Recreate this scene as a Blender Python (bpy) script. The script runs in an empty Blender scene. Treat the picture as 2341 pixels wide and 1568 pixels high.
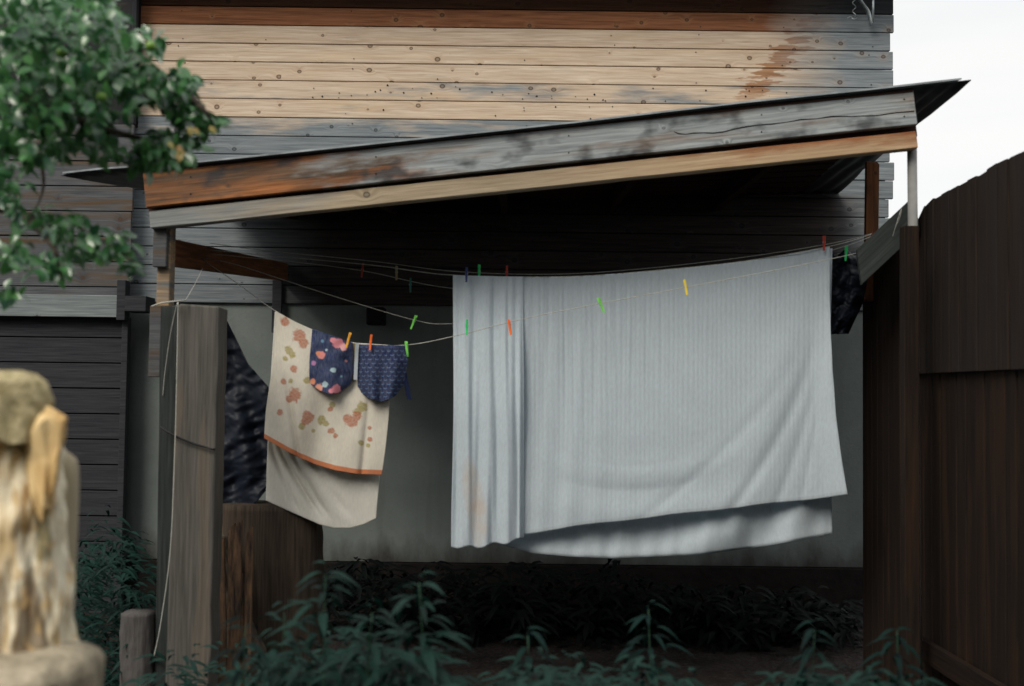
import bpy, bmesh, math, random
from mathutils import Vector, Matrix, noise as mnoise

R = math.radians
scene = bpy.context.scene
rng = random.Random(7)

# ------------------------------------------------------------------ camera, sky, sun, exposure
F, W, H = 2600.0, 2340.0, 1568.0          # focal length and picture size in the units the layout was measured in
CAM = Vector((0, 0, 1.55))
ROT = Matrix.Rotation(R(90 + 2.49), 3, 'X') @ Matrix.Rotation(R(0.7), 3, 'Z')
cd = bpy.data.cameras.new('camera'); cam = bpy.data.objects.new('camera', cd)
scene.collection.objects.link(cam); scene.camera = cam
cam.location = CAM; cam.rotation_euler = ROT.to_euler()
cd.sensor_width = 36; cd.lens = 36 * F / W
cd.clip_start = 0.05; cd.clip_end = 2000
cd.dof.use_dof = True; cd.dof.focus_distance = 8.0; cd.dof.aperture_fstop = 2.8

SUN_EL, SUN_AZ = 40.0, 32.0               # azimuth: degrees to the left of straight behind the camera
world = bpy.data.worlds.new('World'); scene.world = world; world.use_nodes = True
wt = world.node_tree; wt.nodes.clear()
def wn(t): return wt.nodes.new(t)
sky = wn('ShaderNodeTexSky'); sky.sky_type = 'NISHITA'; sky.sun_disc = False
sky.sun_elevation = R(SUN_EL); sky.sun_rotation = R(180 + SUN_AZ)
bg1 = wn('ShaderNodeBackground'); bg1.inputs[1].default_value = 0.10
wt.links.new(sky.outputs[0], bg1.inputs[0])
tc = wn('ShaderNodeTexCoord'); mp = wn('ShaderNodeMapping'); mp.inputs['Scale'].default_value = (1.6, 1.6, 14)
nz = wn('ShaderNodeTexNoise'); nz.inputs['Scale'].default_value = 1.3; nz.inputs['Detail'].default_value = 5
rp = wn('ShaderNodeValToRGB')
rp.color_ramp.elements[0].position = .3; rp.color_ramp.elements[0].color = (0.94, 0.945, 0.935, 1)
rp.color_ramp.elements[1].position = .62; rp.color_ramp.elements[1].color = (1.0, 0.985, 0.96, 1)
wt.links.new(tc.outputs['Generated'], mp.inputs[0]); wt.links.new(mp.outputs[0], nz.inputs['Vector'])
wt.links.new(nz.outputs[0], rp.inputs[0])
bg2 = wn('ShaderNodeBackground'); bg2.inputs[1].default_value = 0.80
wt.links.new(rp.outputs[0], bg2.inputs[0])
mx = wn('ShaderNodeMixShader'); mx.inputs[0].default_value = 0.93
wt.links.new(bg1.outputs[0], mx.inputs[1]); wt.links.new(bg2.outputs[0], mx.inputs[2])
wo = wn('ShaderNodeOutputWorld'); wt.links.new(mx.outputs[0], wo.inputs[0])

sd = bpy.data.lights.new('sun', 'SUN'); sun = bpy.data.objects.new('sun', sd); scene.collection.objects.link(sun)
sd.energy = 1.9; sd.angle = R(28); sd.color = (1.0, 0.93, 0.82)
sun.rotation_euler = (R(90 - SUN_EL), 0, R(-SUN_AZ))
scene.view_settings.view_transform = 'Standard'; scene.view_settings.look = 'None'
scene.view_settings.exposure = 0.36; scene.view_settings.gamma = 1.0

# ------------------------------------------------------------------ helpers
def at(px, py, d):
    v = ROT @ Vector(((px - W / 2) / F, -(py - H / 2) / F, -1))
    return CAM + v * (d / v.y)

def link(o, parent=None):
    scene.collection.objects.link(o)
    if parent: o.parent = parent
    return o

def tag(o, label=None, cat=None, group=None, kind=None):
    if label: o['label'] = label
    if cat: o['category'] = cat
    if group: o['group'] = group
    if kind: o['kind'] = kind
    return o

def thing(name, loc, label, cat, group=None):
    o = bpy.data.objects.new(name, None); o.empty_display_size = .1
    o.location = loc; link(o)
    return tag(o, label, cat, group)

def mesh_obj(name, verts, faces, m, parent=None, smooth=False):
    """world-space vertices; when parented, the parent's location is taken off"""
    off = Vector(parent.matrix_basis.translation) if parent else Vector()
    if parent and parent.parent: off = off + parent.parent.matrix_basis.translation
    me = bpy.data.meshes.new(name)
    me.from_pydata([Vector(v) - off for v in verts], [], faces); me.update()
    if smooth:
        for p in me.polygons: p.use_smooth = True
    me.materials.append(m)
    return link(bpy.data.objects.new(name, me), parent)

def bevel(o, w=.003, seg=1):
    b = o.modifiers.new('bevel', 'BEVEL'); b.width = w; b.segments = seg; b.limit_method = 'ANGLE'
    return o

def bar(name, A, B, wd, th, m, parent=None, up=(0, 0, 1), bev=.003, rough=0.0, col=None, ends=(0, 0), cuts=1, wob=0.0):
    """a board from A to B. Its local X runs along it, local Z is the width wd, local Y the thickness th."""
    A, B = Vector(A), Vector(B); L = (B - A).length
    x = (B - A).normalized(); y = Vector(up).cross(x).normalized(); z = x.cross(y)
    verts, faces = [], []
    rr = random.Random(hash((round(A.x, 3), round(A.z, 3), round(B.y, 3))) & 0xffff)
    for i in range(cuts + 1):
        t = i / cuts
        for (sy, sz) in ((-1, -1), (1, -1), (1, 1), (-1, 1)):
            e = 0
            if i == 0: e = -ends[0] * sz
            if i == cuts: e = ends[1] * sz
            verts.append((t * L + e + (rr.uniform(-rough, rough) if i in (0, cuts) else 0),
                          sy * th / 2 + rr.uniform(-wob, wob), sz * wd / 2 + rr.uniform(-wob, wob)))
    for i in range(cuts):
        a = i * 4
        for k in range(4):
            k2 = (k + 1) % 4
            faces.append((a + k, a + k2, a + 4 + k2, a + 4 + k))
    faces.append((3, 2, 1, 0)); n = cuts * 4; faces.append((n, n + 1, n + 2, n + 3))
    me = bpy.data.meshes.new(name); me.from_pydata(verts, [], faces); me.update(); me.materials.append(m)
    o = link(bpy.data.objects.new(name, me))
    off = Vector(parent.matrix_basis.translation) if parent else Vector()
    if parent and parent.parent: off = off + parent.parent.matrix_basis.translation
    o.matrix_basis = Matrix.Translation(A - off) @ Matrix((x, y, z)).transposed().to_4x4()
    if parent: o.parent = parent
    if bev: bevel(o, bev)
    if col: o.color = (*col, 1)
    return o

def box(name, lo, hi, m, parent=None, bev=.003, col=None):
    x0, y0, z0 = lo; x1, y1, z1 = hi
    v = [(x0,y0,z0),(x1,y0,z0),(x1,y1,z0),(x0,y1,z0),(x0,y0,z1),(x1,y0,z1),(x1,y1,z1),(x0,y1,z1)]
    f = [(3,2,1,0),(4,5,6,7),(0,1,5,4),(1,2,6,5),(2,3,7,6),(3,0,4,7)]
    o = mesh_obj(name, v, f, m, parent)
    if bev: bevel(o, bev)
    if col: o.color = (*col, 1)
    return o

def tube_geo(pts, rad, n=6, closed_ends=True):
    pts = [Vector(p) for p in pts]; verts, faces = [], []
    for i, p in enumerate(pts):
        t = (pts[min(i + 1, len(pts) - 1)] - pts[max(i - 1, 0)]).normalized()
        a = Vector((0, 0, 1)) if abs(t.z) < .9 else Vector((1, 0, 0))
        u = t.cross(a).normalized(); w = t.cross(u)
        r = rad[i] if isinstance(rad, (list, tuple)) else rad
        for k in range(n):
            an = 2 * math.pi * k / n
            verts.append(p + (u * math.cos(an) + w * math.sin(an)) * r)
    for i in range(len(pts) - 1):
        for k in range(n):
            k2 = (k + 1) % n
            faces.append((i * n + k, i * n + k2, (i + 1) * n + k2, (i + 1) * n + k))
    if closed_ends:
        faces.append(tuple(range(n - 1, -1, -1))); faces.append(tuple((len(pts) - 1) * n + k for k in range(n)))
    return verts, faces

def tube(name, pts, rad, m, parent=None, n=6):
    v, f = tube_geo(pts, rad, n)
    return mesh_obj(name, v, f, m, parent, smooth=True)

def smooth_path(pts, k=8):
    pts = [Vector(p) for p in pts]; out = []
    for i in range(len(pts) - 1):
        p0, p1, p2, p3 = pts[max(i-1,0)], pts[i], pts[i+1], pts[min(i+2,len(pts)-1)]
        for j in range(k):
            t = j / k
            out.append(.5*((2*p1)+(-p0+p2)*t+(2*p0-5*p1+4*p2-p3)*t*t+(-p0+3*p1-3*p2+p3)*t**3))
    out.append(pts[-1]); return out

def interp(tab, x):
    if x <= tab[0][0]: return tab[0][1]
    for (a, va), (b, vb) in zip(tab, tab[1:]):
        if x <= b: return va + (vb - va) * (x - a) / (b - a)
    return tab[-1][1]

def sstep(a, b, x):
    t = min(1, max(0, (x - a) / (b - a))); return t * t * (3 - 2 * t)

# ------------------------------------------------------------------ materials
class NT:
    def __init__(s, name, rough=.8, spec=.25):
        s.m = bpy.data.materials.new(name); s.m.use_nodes = True
        s.t = s.m.node_tree; s.b = s.t.nodes['Principled BSDF']
        s.b.inputs['Roughness'].default_value = rough
        s.b.inputs['Specular IOR Level'].default_value = spec
    def n(s, t, **kw):
        nd = s.t.nodes.new(t)
        for k, v in kw.items(): setattr(nd, k, v)
        return nd
    def set(s, sock, v):
        if hasattr(v, 'is_linked') or isinstance(v, bpy.types.NodeSocket): s.t.links.new(v, sock)
        else: sock.default_value = v
    def math(s, op, a, b=0.0, clamp=False):
        nd = s.n('ShaderNodeMath', operation=op); nd.use_clamp = clamp
        s.set(nd.inputs[0], a); s.set(nd.inputs[1], b); return nd.outputs[0]
    def ramp(s, f, stops):
        nd = s.n('ShaderNodeValToRGB'); s.set(nd.inputs[0], f); cr = nd.color_ramp
        while len(cr.elements) < len(stops): cr.elements.new(.5)
        for e, (p, c) in zip(cr.elements, stops):
            e.position = p; e.color = (c, c, c, 1) if isinstance(c, (int, float)) else (*c, 1)
        return nd.outputs[0]
    def mix(s, f, a, b, mode='MIX'):
        nd = s.n('ShaderNodeMix', data_type='RGBA', blend_type=mode)
        s.set(nd.inputs[0], f)
        for i, v in ((6, a), (7, b)):
            if isinstance(v, tuple): v = (*v, 1) if len(v) == 3 else v
            s.set(nd.inputs[i], v)
        return nd.outputs[2]
    def coords(s, kind='Object', scale=(1, 1, 1), rand=0.0):
        tcn = s.n('ShaderNodeTexCoord')
        src = tcn.outputs['Object'] if kind == 'Object' else s.n('ShaderNodeNewGeometry').outputs['Position']
        mpn = s.n('ShaderNodeMapping'); s.t.links.new(src, mpn.inputs[0]); mpn.inputs['Scale'].default_value = scale
        if rand:
            oi = s.n('ShaderNodeObjectInfo'); vm = s.n('ShaderNodeVectorMath', operation='SCALE')
            vm.inputs[0].default_value = (13.7, 5.1, 9.3); s.set(vm.inputs['Scale'], s.math('MULTIPLY', oi.outputs['Random'], rand))
            s.t.links.new(vm.outputs[0], mpn.inputs['Location'])
        return mpn.outputs[0]
    def noise(s, vec, scale=5, detail=4, rough=.55, dist=0):
        nd = s.n('ShaderNodeTexNoise'); s.t.links.new(vec, nd.inputs['Vector'])
        nd.inputs['Scale'].default_value = scale; nd.inputs['Detail'].default_value = detail
        nd.inputs['Roughness'].default_value = rough; nd.inputs['Distortion'].default_value = dist
        return nd.outputs['Fac']
    def posx(s, axis='X'):
        g = s.n('ShaderNodeNewGeometry'); sp = s.n('ShaderNodeSeparateXYZ'); s.t.links.new(g.outputs['Position'], sp.inputs[0])
        return sp.outputs[axis]
    def color(s, c): s.set(s.b.inputs['Base Color'], c if not isinstance(c, tuple) else (*c, 1))
    def bump(s, h, dist=.002, strength=.6):
        nd = s.n('ShaderNodeBump'); nd.inputs['Strength'].default_value = strength; nd.inputs['Distance'].default_value = dist
        s.set(nd.inputs['Height'], h); s.t.links.new(nd.outputs[0], s.b.inputs['Normal'])

def simple(name, c, rough=.6, spec=.3, var=.25, scale=30, metal=0.0):
    n = NT(name, rough, spec); f = n.noise(n.coords('Geo'), scale, 3)
    n.color(n.mix(n.ramp(f, [(.3, 0.0), (.7, 1.0)]), tuple(x * (1 - var) for x in c), tuple(min(1, x * (1 + var)) for x in c)))
    n.b.inputs['Metallic'].default_value = metal
    return n.m

def grain_core(n, knots=True, kx=4.6, kz=5.2, kr=.17):
    """returns grain (0..1 fine streaks), broad (blotches along grain), knot mask, knot halo"""
    base = n.coords('Object', (1, 1, 1), 1.0)
    if knots:
        sk = n.n('ShaderNodeSeparateXYZ'); n.t.links.new(base, sk.inputs[0]); ck = n.n('ShaderNodeCombineXYZ')
        n.set(ck.inputs[0], n.math('MULTIPLY', sk.outputs[0], kx)); n.set(ck.inputs[1], n.math('MULTIPLY', sk.outputs[2], kz))
        vo = n.n('ShaderNodeTexVoronoi', feature='F1', voronoi_dimensions='2D'); vo.inputs['Scale'].default_value = 1
        n.t.links.new(ck.outputs[0], vo.inputs['Vector'])
        mp2 = n.n('ShaderNodeMapping'); n.t.links.new(base, mp2.inputs[0]); mp2.inputs['Scale'].default_value = (14, 0, 30)
        wob = n.math('MULTIPLY', n.math('SUBTRACT', n.noise(mp2.outputs[0], 1, 2), .5), .06)
        sp = n.n('ShaderNodeSeparateColor'); n.t.links.new(vo.outputs['Color'], sp.inputs[0])
        d = n.math('ADD', vo.outputs['Distance'], wob)
        size = n.math('MULTIPLY', n.math('SUBTRACT', sp.outputs[0], .50, True), kr)
        kn = n.math('DIVIDE', d, n.math('ADD', size, .0005))
        knot = n.ramp(kn, [(.0, .55), (.35, .5), (.7, 1.0), (1.0, 0.0)])
        halo = n.ramp(n.math('DIVIDE', kn, 4.0), [(.15, 1.0), (.9, 0.0)])
        warp = n.math('MULTIPLY', n.math('POWER', halo, 1.5), .035)
    else:
        knot = halo = None; warp = 0.0
    sx = n.n('ShaderNodeSeparateXYZ'); n.t.links.new(base, sx.inputs[0])
    cx = n.n('ShaderNodeCombineXYZ')
    n.set(cx.inputs[0], sx.outputs[0]); n.set(cx.inputs[1], sx.outputs[1]); n.set(cx.inputs[2], n.math('ADD', sx.outputs[2], warp))
    m1 = n.n('ShaderNodeMapping'); n.t.links.new(cx.outputs[0], m1.inputs[0]); m1.inputs['Scale'].default_value = (3.2, 60, 90)
    fine = n.noise(m1.outputs[0], 1, 5, .62, .4)
    m2 = n.n('ShaderNodeMapping'); n.t.links.new(cx.outputs[0], m2.inputs[0]); m2.inputs['Scale'].default_value = (1.1, 8, 14)
    broad = n.noise(m2.outputs[0], 1, 4, .55, .5)
    return base, fine, broad, knot, halo

def wood(name, c_lo, c_hi, c_alt=None, alt=0.5, rough=.85, knots=True, bump=.0015, knotcol=(.07, .04, .025), alt_node=None):
    n = NT(name, rough, .15)
    base, fine, broad, knot, halo = grain_core(n, knots)
    col = n.mix(n.ramp(fine, [(.28, 0.0), (.72, 1.0)]), c_lo, c_hi)
    if c_alt:
        col = n.mix(n.ramp(broad, [(alt - .08, 0.0), (alt + .12, 1.0)]), col, n.mix(fine, tuple(x * .6 for x in c_alt), c_alt))
    if knots:
        col = n.mix(n.math('MULTIPLY', halo, .45), col, tuple(x * .8 for x in c_lo))
        col = n.mix(knot, col, knotcol)
    n.color(col); n.bump(fine, bump, .7)
    return n.m

GREY_LO, GREY_HI = (.11, .13, .15), (.27, .30, .315)

def siding_material():
    """object colour: R = share of grey weathering, G = share of fresh brown, B = darkness"""
    n = NT('weathered_siding', .85, .15)
    base, fine, broad, knot, halo = grain_core(n, True, 6.2, 7.4, .30)
    oi = n.n('ShaderNodeObjectInfo'); sp = n.n('ShaderNodeSeparateColor'); n.t.links.new(oi.outputs['Color'], sp.inputs[0])
    x = n.posx('X'); z = n.posx('Z')
    g = n.coords('Geo', (1, 1, 1))
    mm_ = n.n('ShaderNodeMapping'); n.t.links.new(base, mm_.inputs[0]); mm_.inputs['Scale'].default_value = (2.2, 10, 42)
    mid = n.noise(mm_.outputs[0], 1, 4, .6, .8)
    ff = n.ramp(n.math('ADD', n.math('MULTIPLY', fine, .55), n.math('MULTIPLY', mid, .45)), [(.34, 0.0), (.64, 1.0)])
    tan = n.mix(ff, (.40, .29, .205), (.67, .56, .44))
    tan = n.mix(n.ramp(broad, [(.5, 0.0), (.75, .55)]), tan, (.56, .41, .26))
    grey = n.mix(ff, GREY_LO, GREY_HI)
    brown = n.mix(ff, (.13, .05, .025), (.34, .145, .07))
    # grey share: plank value + blotches + the right end of the wall, where rain reaches
    m = n.n('ShaderNodeMapping'); n.t.links.new(g, m.inputs[0]); m.inputs['Scale'].default_value = (1.4, 1, 9)
    blot = n.noise(m.outputs[0], 1, 5, .6)
    edge = n.ramp(n.math('ADD', n.math('ADD', n.math('MULTIPLY', x, .8), -1.44), n.math('MULTIPLY', blot, .35)), [(.18, 0.0), (.62, 1.0)])
    gr = n.math('ADD', sp.outputs[0], n.math('MULTIPLY', n.math('SUBTRACT', blot, .5), 1.5))
    gr = n.ramp(gr, [(.35, 0.0), (.68, 1.0)])
    col = n.mix(gr, tan, grey)
    # fresh brown patches left where the eave drips: a ragged run near the right end
    dx = n.math('ABSOLUTE', n.math('SUBTRACT', n.math('ADD', x, n.math('MULTIPLY', n.math('SUBTRACT', 3.93, z), .9)), 1.88))
    m3 = n.n('ShaderNodeMapping'); n.t.links.new(g, m3.inputs[0]); m3.inputs['Scale'].default_value = (6, 1, 32)
    run = n.math('SUBTRACT', n.math('ADD', n.math('MULTIPLY', n.noise(m3.outputs[0], 1, 5), .75), -.27), dx)
    run = n.math('MULTIPLY', n.ramp(run, [(.0, 0.0), (.05, 1.0)]), n.ramp(n.math('SUBTRACT', z, 3.62), [(.0, 0.0), (.12, 1.0)]))
    col = n.mix(n.math('MULTIPLY', run, .85), col, n.mix(ff, (.20, .085, .035), (.40, .20, .09)))
    col = n.mix(n.math('MULTIPLY', sp.outputs[1], n.math('SUBTRACT', 1.0, edge)), col, brown)
    col = n.mix(edge, col, grey)
    # shade under the lean-to painted into the boards as dark brown
    lean_to_shade = n.math('MULTIPLY', n.ramp(n.math('SUBTRACT', n.math('ADD', n.math('MULTIPLY', n.math('SUBTRACT', x, -2.0), .9), n.math('MULTIPLY', blot, .4)), .2), [(.1, 0.0), (.6, 1.0)]),
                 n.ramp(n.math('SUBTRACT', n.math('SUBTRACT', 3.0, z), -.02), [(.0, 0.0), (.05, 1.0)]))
    lean_to_shade = n.math('MULTIPLY', lean_to_shade, n.ramp(n.math('SUBTRACT', 2.62, x), [(.0, 0.0), (.35, 1.0)]))
    col = n.mix(n.math('MULTIPLY', lean_to_shade, .93), col, n.mix(ff, (.022, .017, .016), (.065, .048, .042)))
    kcol = n.mix(gr, (.045, .02, .012), (.02, .024, .03))
    col = n.mix(n.math('MULTIPLY', halo, .18), col, n.mix(gr, (.42, .27, .15), (.12, .125, .13)))
    col = n.mix(n.math('MULTIPLY', knot, .9), col, kcol)
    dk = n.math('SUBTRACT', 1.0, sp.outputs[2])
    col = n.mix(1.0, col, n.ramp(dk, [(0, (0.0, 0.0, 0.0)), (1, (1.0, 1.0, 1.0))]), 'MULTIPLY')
    n.color(col); n.bump(fine, .0015, .7)
    return n.m

def fascia_material(kind):
    n = NT('fascia_wood_' + kind, .85, .15)
    base, fine, broad, knot, halo = grain_core(n, True, 3.6, 4.4, .2)
    ff = n.ramp(fine, [(.25, 0.0), (.75, 1.0)])
    x = n.posx('X')
    g = n.coords('Object', (1.6, 1, 7)); blot = n.noise(g, 1.3, 5, .62)
    grey = n.mix(ff, (.145, .165, .175), (.42, .45, .455))
    if kind == 'upper':
        org = n.mix(ff, (.16, .06, .025), (.50, .21, .085))
        dk = n.mix(ff, (.05, .03, .022), (.15, .095, .06))
        f1 = n.ramp(n.math('ADD', n.math('MULTIPLY', x, 1.1), n.math('ADD', 1.05, n.math('MULTIPLY', n.math('SUBTRACT', blot, .5), 2.4))), [(.2, 0.0), (.6, 1.0)])
        col = n.mix(n.ramp(broad, [(.4, 0.0), (.6, 1.0)]), org, dk)
        col = n.mix(f1, col, grey)
        sm = n.noise(n.coords('Object', (5, 1, 9)), 1.0, 3)
        col = n.mix(n.ramp(sm, [(.54, 0.0), (.68, .8)]), col, (.04, .043, .048))
        br_ = n.noise(n.coords('Object', (2.4, 1, 16)), 1.0, 4)
        col = n.mix(n.ramp(br_, [(.50, 0.0), (.68, .55)]), col, n.mix(ff, (.10, .06, .04), (.27, .19, .13)))
    else:
        tan = n.mix(n.ramp(x, [(0.0, 0.0), (1.0, 1.0)]), n.mix(ff, (.25, .19, .125), (.46, .38, .27)), n.mix(ff, (.30, .185, .10), (.56, .42, .27)))
        f1 = n.ramp(n.math('ADD', n.math('MULTIPLY', x, -1.0), n.math('ADD', -.75, n.math('MULTIPLY', n.math('SUBTRACT', blot, .5), 1.6))), [(.1, 0.0), (.7, 1.0)])
        col = n.mix(f1, tan, n.mix(.3, grey, (.12, .10, .08)))
        sx = n.n('ShaderNodeSeparateXYZ'); n.t.links.new(n.coords('Object'), sx.inputs[0])
        top = n.math('ADD', n.math('MULTIPLY', sx.outputs[2], 12.0), n.math('ADD', n.math('MULTIPLY', x, .36), n.math('MULTIPLY', n.math('SUBTRACT', blot, .5), 1.8)))
        col = n.mix(n.ramp(top, [(.42, 0.0), (.85, 1.0)]), col, n.mix(ff, (.16, .06, .03), (.42, .18, .08)))
    col = n.mix(n.math('MULTIPLY', knot, .8), col, (.04, .035, .035))
    n.color(col); n.bump(fine, .002, .8)
    return n.m

M = {}
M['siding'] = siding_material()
M['shed'] = wood('shed_plank_wood', (.045, .050, .057), (.125, .13, .135), (.12, .08, .05), .55, bump=.002)
M['shed_dark'] = wood('dark_shed_wood', (.018, .019, .024), (.05, .052, .058), knots=False)
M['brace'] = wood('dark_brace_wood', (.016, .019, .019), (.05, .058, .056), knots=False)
M['ledge'] = wood('ledge_wood', (.11, .13, .135), (.25, .28, .285))
M['fascia_up'] = fascia_material('upper'); M['fascia_low'] = fascia_material('lower')
M['brown'] = wood('red_brown_timber', (.10, .04, .02), (.28, .12, .055), (.09, .05, .03), .6)
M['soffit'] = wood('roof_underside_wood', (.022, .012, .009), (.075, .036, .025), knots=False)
M['stump2'] = wood('grey_brown_rotten_wood', (.03, .024, .02), (.14, .115, .09), (.20, .15, .11), .58, knots=False, bump=.008)
M['tanpost'] = wood('tan_post_wood', (.20, .13, .075), (.46, .33, .20), (.16, .17, .17), .55)
M['greypost'] = wood('grey_weathered_post', (.06, .058, .053), (.15, .14, .125), (.20, .16, .12), .60, knots=False, bump=.003)
M['fence'] = wood('dark_fence_wood', (.009, .007, .006), (.032, .022, .017), (.024, .020, .019), .56, knots=False, bump=.003)
M['fence2'] = wood('brown_fence_wood', (.007, .005, .0045), (.022, .014, .010), (.036, .019, .011), .56, knots=False, bump=.003)
M['stump'] = wood('rotten_brown_wood', (.018, .014, .011), (.075, .056, .042), (.12, .085, .06), .62, knots=False, bump=.006)
M['metal_post'] = simple('grey_steel_pipe', (.20, .20, .195), .6, .4, .2, 12)
M['galv'] = simple('galvanised_metal', (.45, .50, .52), .35, .5, .15, 20, .7)
M['roof_metal'] = simple('dark_roof_sheet', (.06, .07, .08), .55, .4, .3, 6, .2)
M['roof_edge'] = simple('pale_sheet_edge', (.26, .29, .31), .6, .3, .4, 8, .0)
M['black'] = simple('black_backing', (.012, .012, .013), .9, .1)
M['glass_dark'] = simple('dark_window_glass', (.008, .009, .011), .45, .15)
M['cord'] = simple('pale_clothes_cord', (.42, .42, .38), .7, .2, .2, 60)
M['wire'] = simple('black_cable', (.015, .015, .017), .5, .3)
def peg_mat(name, c):
    n = NT(name, .4, .4); n.color(c); return n.m
PEG = {'green': peg_mat('green_plastic', (.03, .62, .16)), 'lime': peg_mat('lime_plastic', (.22, .75, .12)), 'orange': peg_mat('orange_plastic', (.92, .17, .03)),
       'yellow': peg_mat('yellow_plastic', (.85, .65, .07)), 'gold': peg_mat('amber_plastic', (.85, .40, .04)), 'red': peg_mat('red_plastic', (.42, .05, .03)),
       'blue': peg_mat('navy_plastic', (.03, .05, .16)), 'teal': peg_mat('teal_plastic', (.02, .16, .13)), 'beige': peg_mat('beige_plastic', (.35, .28, .15))}

# ------------------------------------------------------------------ the ground
def ground():
    n = NT('garden_soil', .95, .1); g = n.coords('Geo')
    f = n.noise(g, 2.5, 8, .65); f2 = n.noise(g, 30, 4)
    c = n.mix(n.ramp(f, [(.35, 0.0), (.65, 1.0)]), (.010, .008, .007), (.035, .028, .026))
    c = n.mix(n.ramp(f2, [(.5, 0.0), (.7, .6)]), c, (.05, .043, .042))
    n.color(c); n.bump(f2, .03, 1)
    verts, faces = [], []
    xs = [-400, -60, -12] + [-6 + .2 * i for i in range(61)] + [12, 60, 400]
    ys = [-60, -10] + [0.4 + .2 * i for i in range(46)] + [14, 40, 900]
    for y in ys:
        for x in xs:
            z = .035 * mnoise.noise((x * 1.6, y * 1.6, 0)) + .02 * mnoise.noise((x * 5, y * 5, 3)) if abs(x) < 7 and 0 < y < 10 else 0
            verts.append((x, y, z))
    nx = len(xs)
    for j in range(len(ys) - 1):
        for i in range(nx - 1): faces.append((j*nx+i, j*nx+i+1, (j+1)*nx+i+1, (j+1)*nx+i))
    o = mesh_obj('ground', verts, faces, n.m, smooth=True); tag(o, kind='structure')
ground()

# ------------------------------------------------------------------ the wooden house behind
DW = 8.1
XL, XR = at(296, 400, DW).x, at(2040, 300, DW).x
PITCH = 43.0 / 321.0
Z_JOINT = at(1170, 66, DW).z       # joint between the brown and the first tan plank
house = thing('wooden_house', (0, DW, 0), 'wooden house wall with pale pine siding above and grey plaster below, behind the clothes lines', 'house')
Z_PL = at(1170, 712, DW).z         # siding ends, plaster begins
rows = []
k = 3
z = Z_JOINT + 3 * PITCH
i = -3
rw = random.Random(3)
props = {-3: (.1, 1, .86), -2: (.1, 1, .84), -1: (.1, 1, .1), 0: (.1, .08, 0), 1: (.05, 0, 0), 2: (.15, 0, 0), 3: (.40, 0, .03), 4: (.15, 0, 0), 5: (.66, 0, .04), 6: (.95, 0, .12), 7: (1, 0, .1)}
while z - PITCH > Z_PL - .05:
    g_, b_, d_ = props.get(i, (1.0, 0, rw.uniform(.05, .25)))
    xr = XR + (.0 if i % 3 else -.028) + rw.uniform(-.008, .008)
    yy = DW + rw.uniform(-.003, .003)
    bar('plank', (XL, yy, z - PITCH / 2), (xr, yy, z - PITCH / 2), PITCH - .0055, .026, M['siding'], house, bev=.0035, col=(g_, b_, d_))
    z -= PITCH; i += 1
Z_BOT = z
nb = bpy.data.meshes.new('nail'); v, f_ = tube_geo([(0, 0, 0), (0, .004, 0)], .0042, 6); nb.from_pydata(v, [], f_); nb.materials.append(M['black'])
for r_i in range(-2, 9):
    for c_i in range(9):
        if rw.random() < .35: continue
        o = bpy.data.objects.new('nail', nb); link(o, house)
        o.location = (XL + .35 + c_i * .62 + rw.uniform(-.02, .02), -.0165, Z_JOINT - r_i * PITCH - .1345 * rw.choice((.25, .78, .8)) + rw.uniform(-.01, .01))
box('wall_core', (XL, DW + .016, Z_BOT + .01), (XR - .05, DW + 3.0, Z_JOINT + 3 * PITCH), M['black'], house, bev=0)
for q in range(46):
    o = bpy.data.objects.new('nail', nb); link(o, house); o.scale = (rw.uniform(.6, 1.6),) * 3
    o.location = (rw.uniform(XL + 1.2, XR - .5), -.0165, Z_JOINT - (3 + (q % 5 == 0)) * PITCH - rw.uniform(.02, .12))
# plaster wall and plinth
n = NT('grey_green_plaster', .9, .15); g = n.coords('Geo')
f = n.noise(g, 1.6, 6, .6); f2 = n.noise(g, 45, 4)
c = n.mix(n.ramp(f, [(.3, 0.0), (.7, 1.0)]), (.12, .14, .135), (.18, .205, .195))
c = n.mix(n.ramp(f2, [(.55, 0.0), (.8, .35)]), c, (.12, .12, .11))
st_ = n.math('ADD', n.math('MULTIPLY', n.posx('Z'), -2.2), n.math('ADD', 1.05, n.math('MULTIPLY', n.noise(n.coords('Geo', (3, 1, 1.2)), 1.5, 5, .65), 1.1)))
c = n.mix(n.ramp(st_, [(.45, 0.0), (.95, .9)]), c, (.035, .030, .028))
dr_ = n.noise(n.coords('Geo', (9, 1, .6)), 1.2, 4, .6)
c = n.mix(n.ramp(dr_, [(.55, 0.0), (.8, .45)]), c, (.09, .095, .085))
n.color(c); n.bump(f2, .004, .6)
M['plaster'] = n.m
box('plaster', (XL, DW + .02, .34), (XR - .06, DW + 2.9, Z_BOT + .005), M['plaster'], house)
n = NT('dark_plinth', .95, .1); g = n.coords('Geo'); f2 = n.noise(g, 9, 5)
n.color(n.mix(f2, (.006, .005, .005), (.02, .017, .016))); n.bump(f2, .02, 1); M['plinth'] = n.m
box('plinth', (XL - .02, DW - .03, -.1), (XR - .04, DW + 2.9, .337), M['plinth'], house)
a = at(622, 640, DW - .06); b = at(641, 760, DW - .06)
box('corner_batten', (a.x, DW - .05, b.z), (b.x, DW - .014, a.z), M['shed_dark'], house)
a = at(838, 702, DW - .1); b = at(880, 743, DW - .1)
box('junction_box', (a.x, DW - .12, b.z), (b.x, DW - .02, a.z), M['black'], house, bev=.01)
# eave over the top planks (its edge lies above the picture)
ez = Z_JOINT + 3 * PITCH + .02
bar('eave', (XL - .2, DW - .22, ez + .05), (XR + .15, DW - .22, ez + .05), .07, .5, M['soffit'], house)

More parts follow.
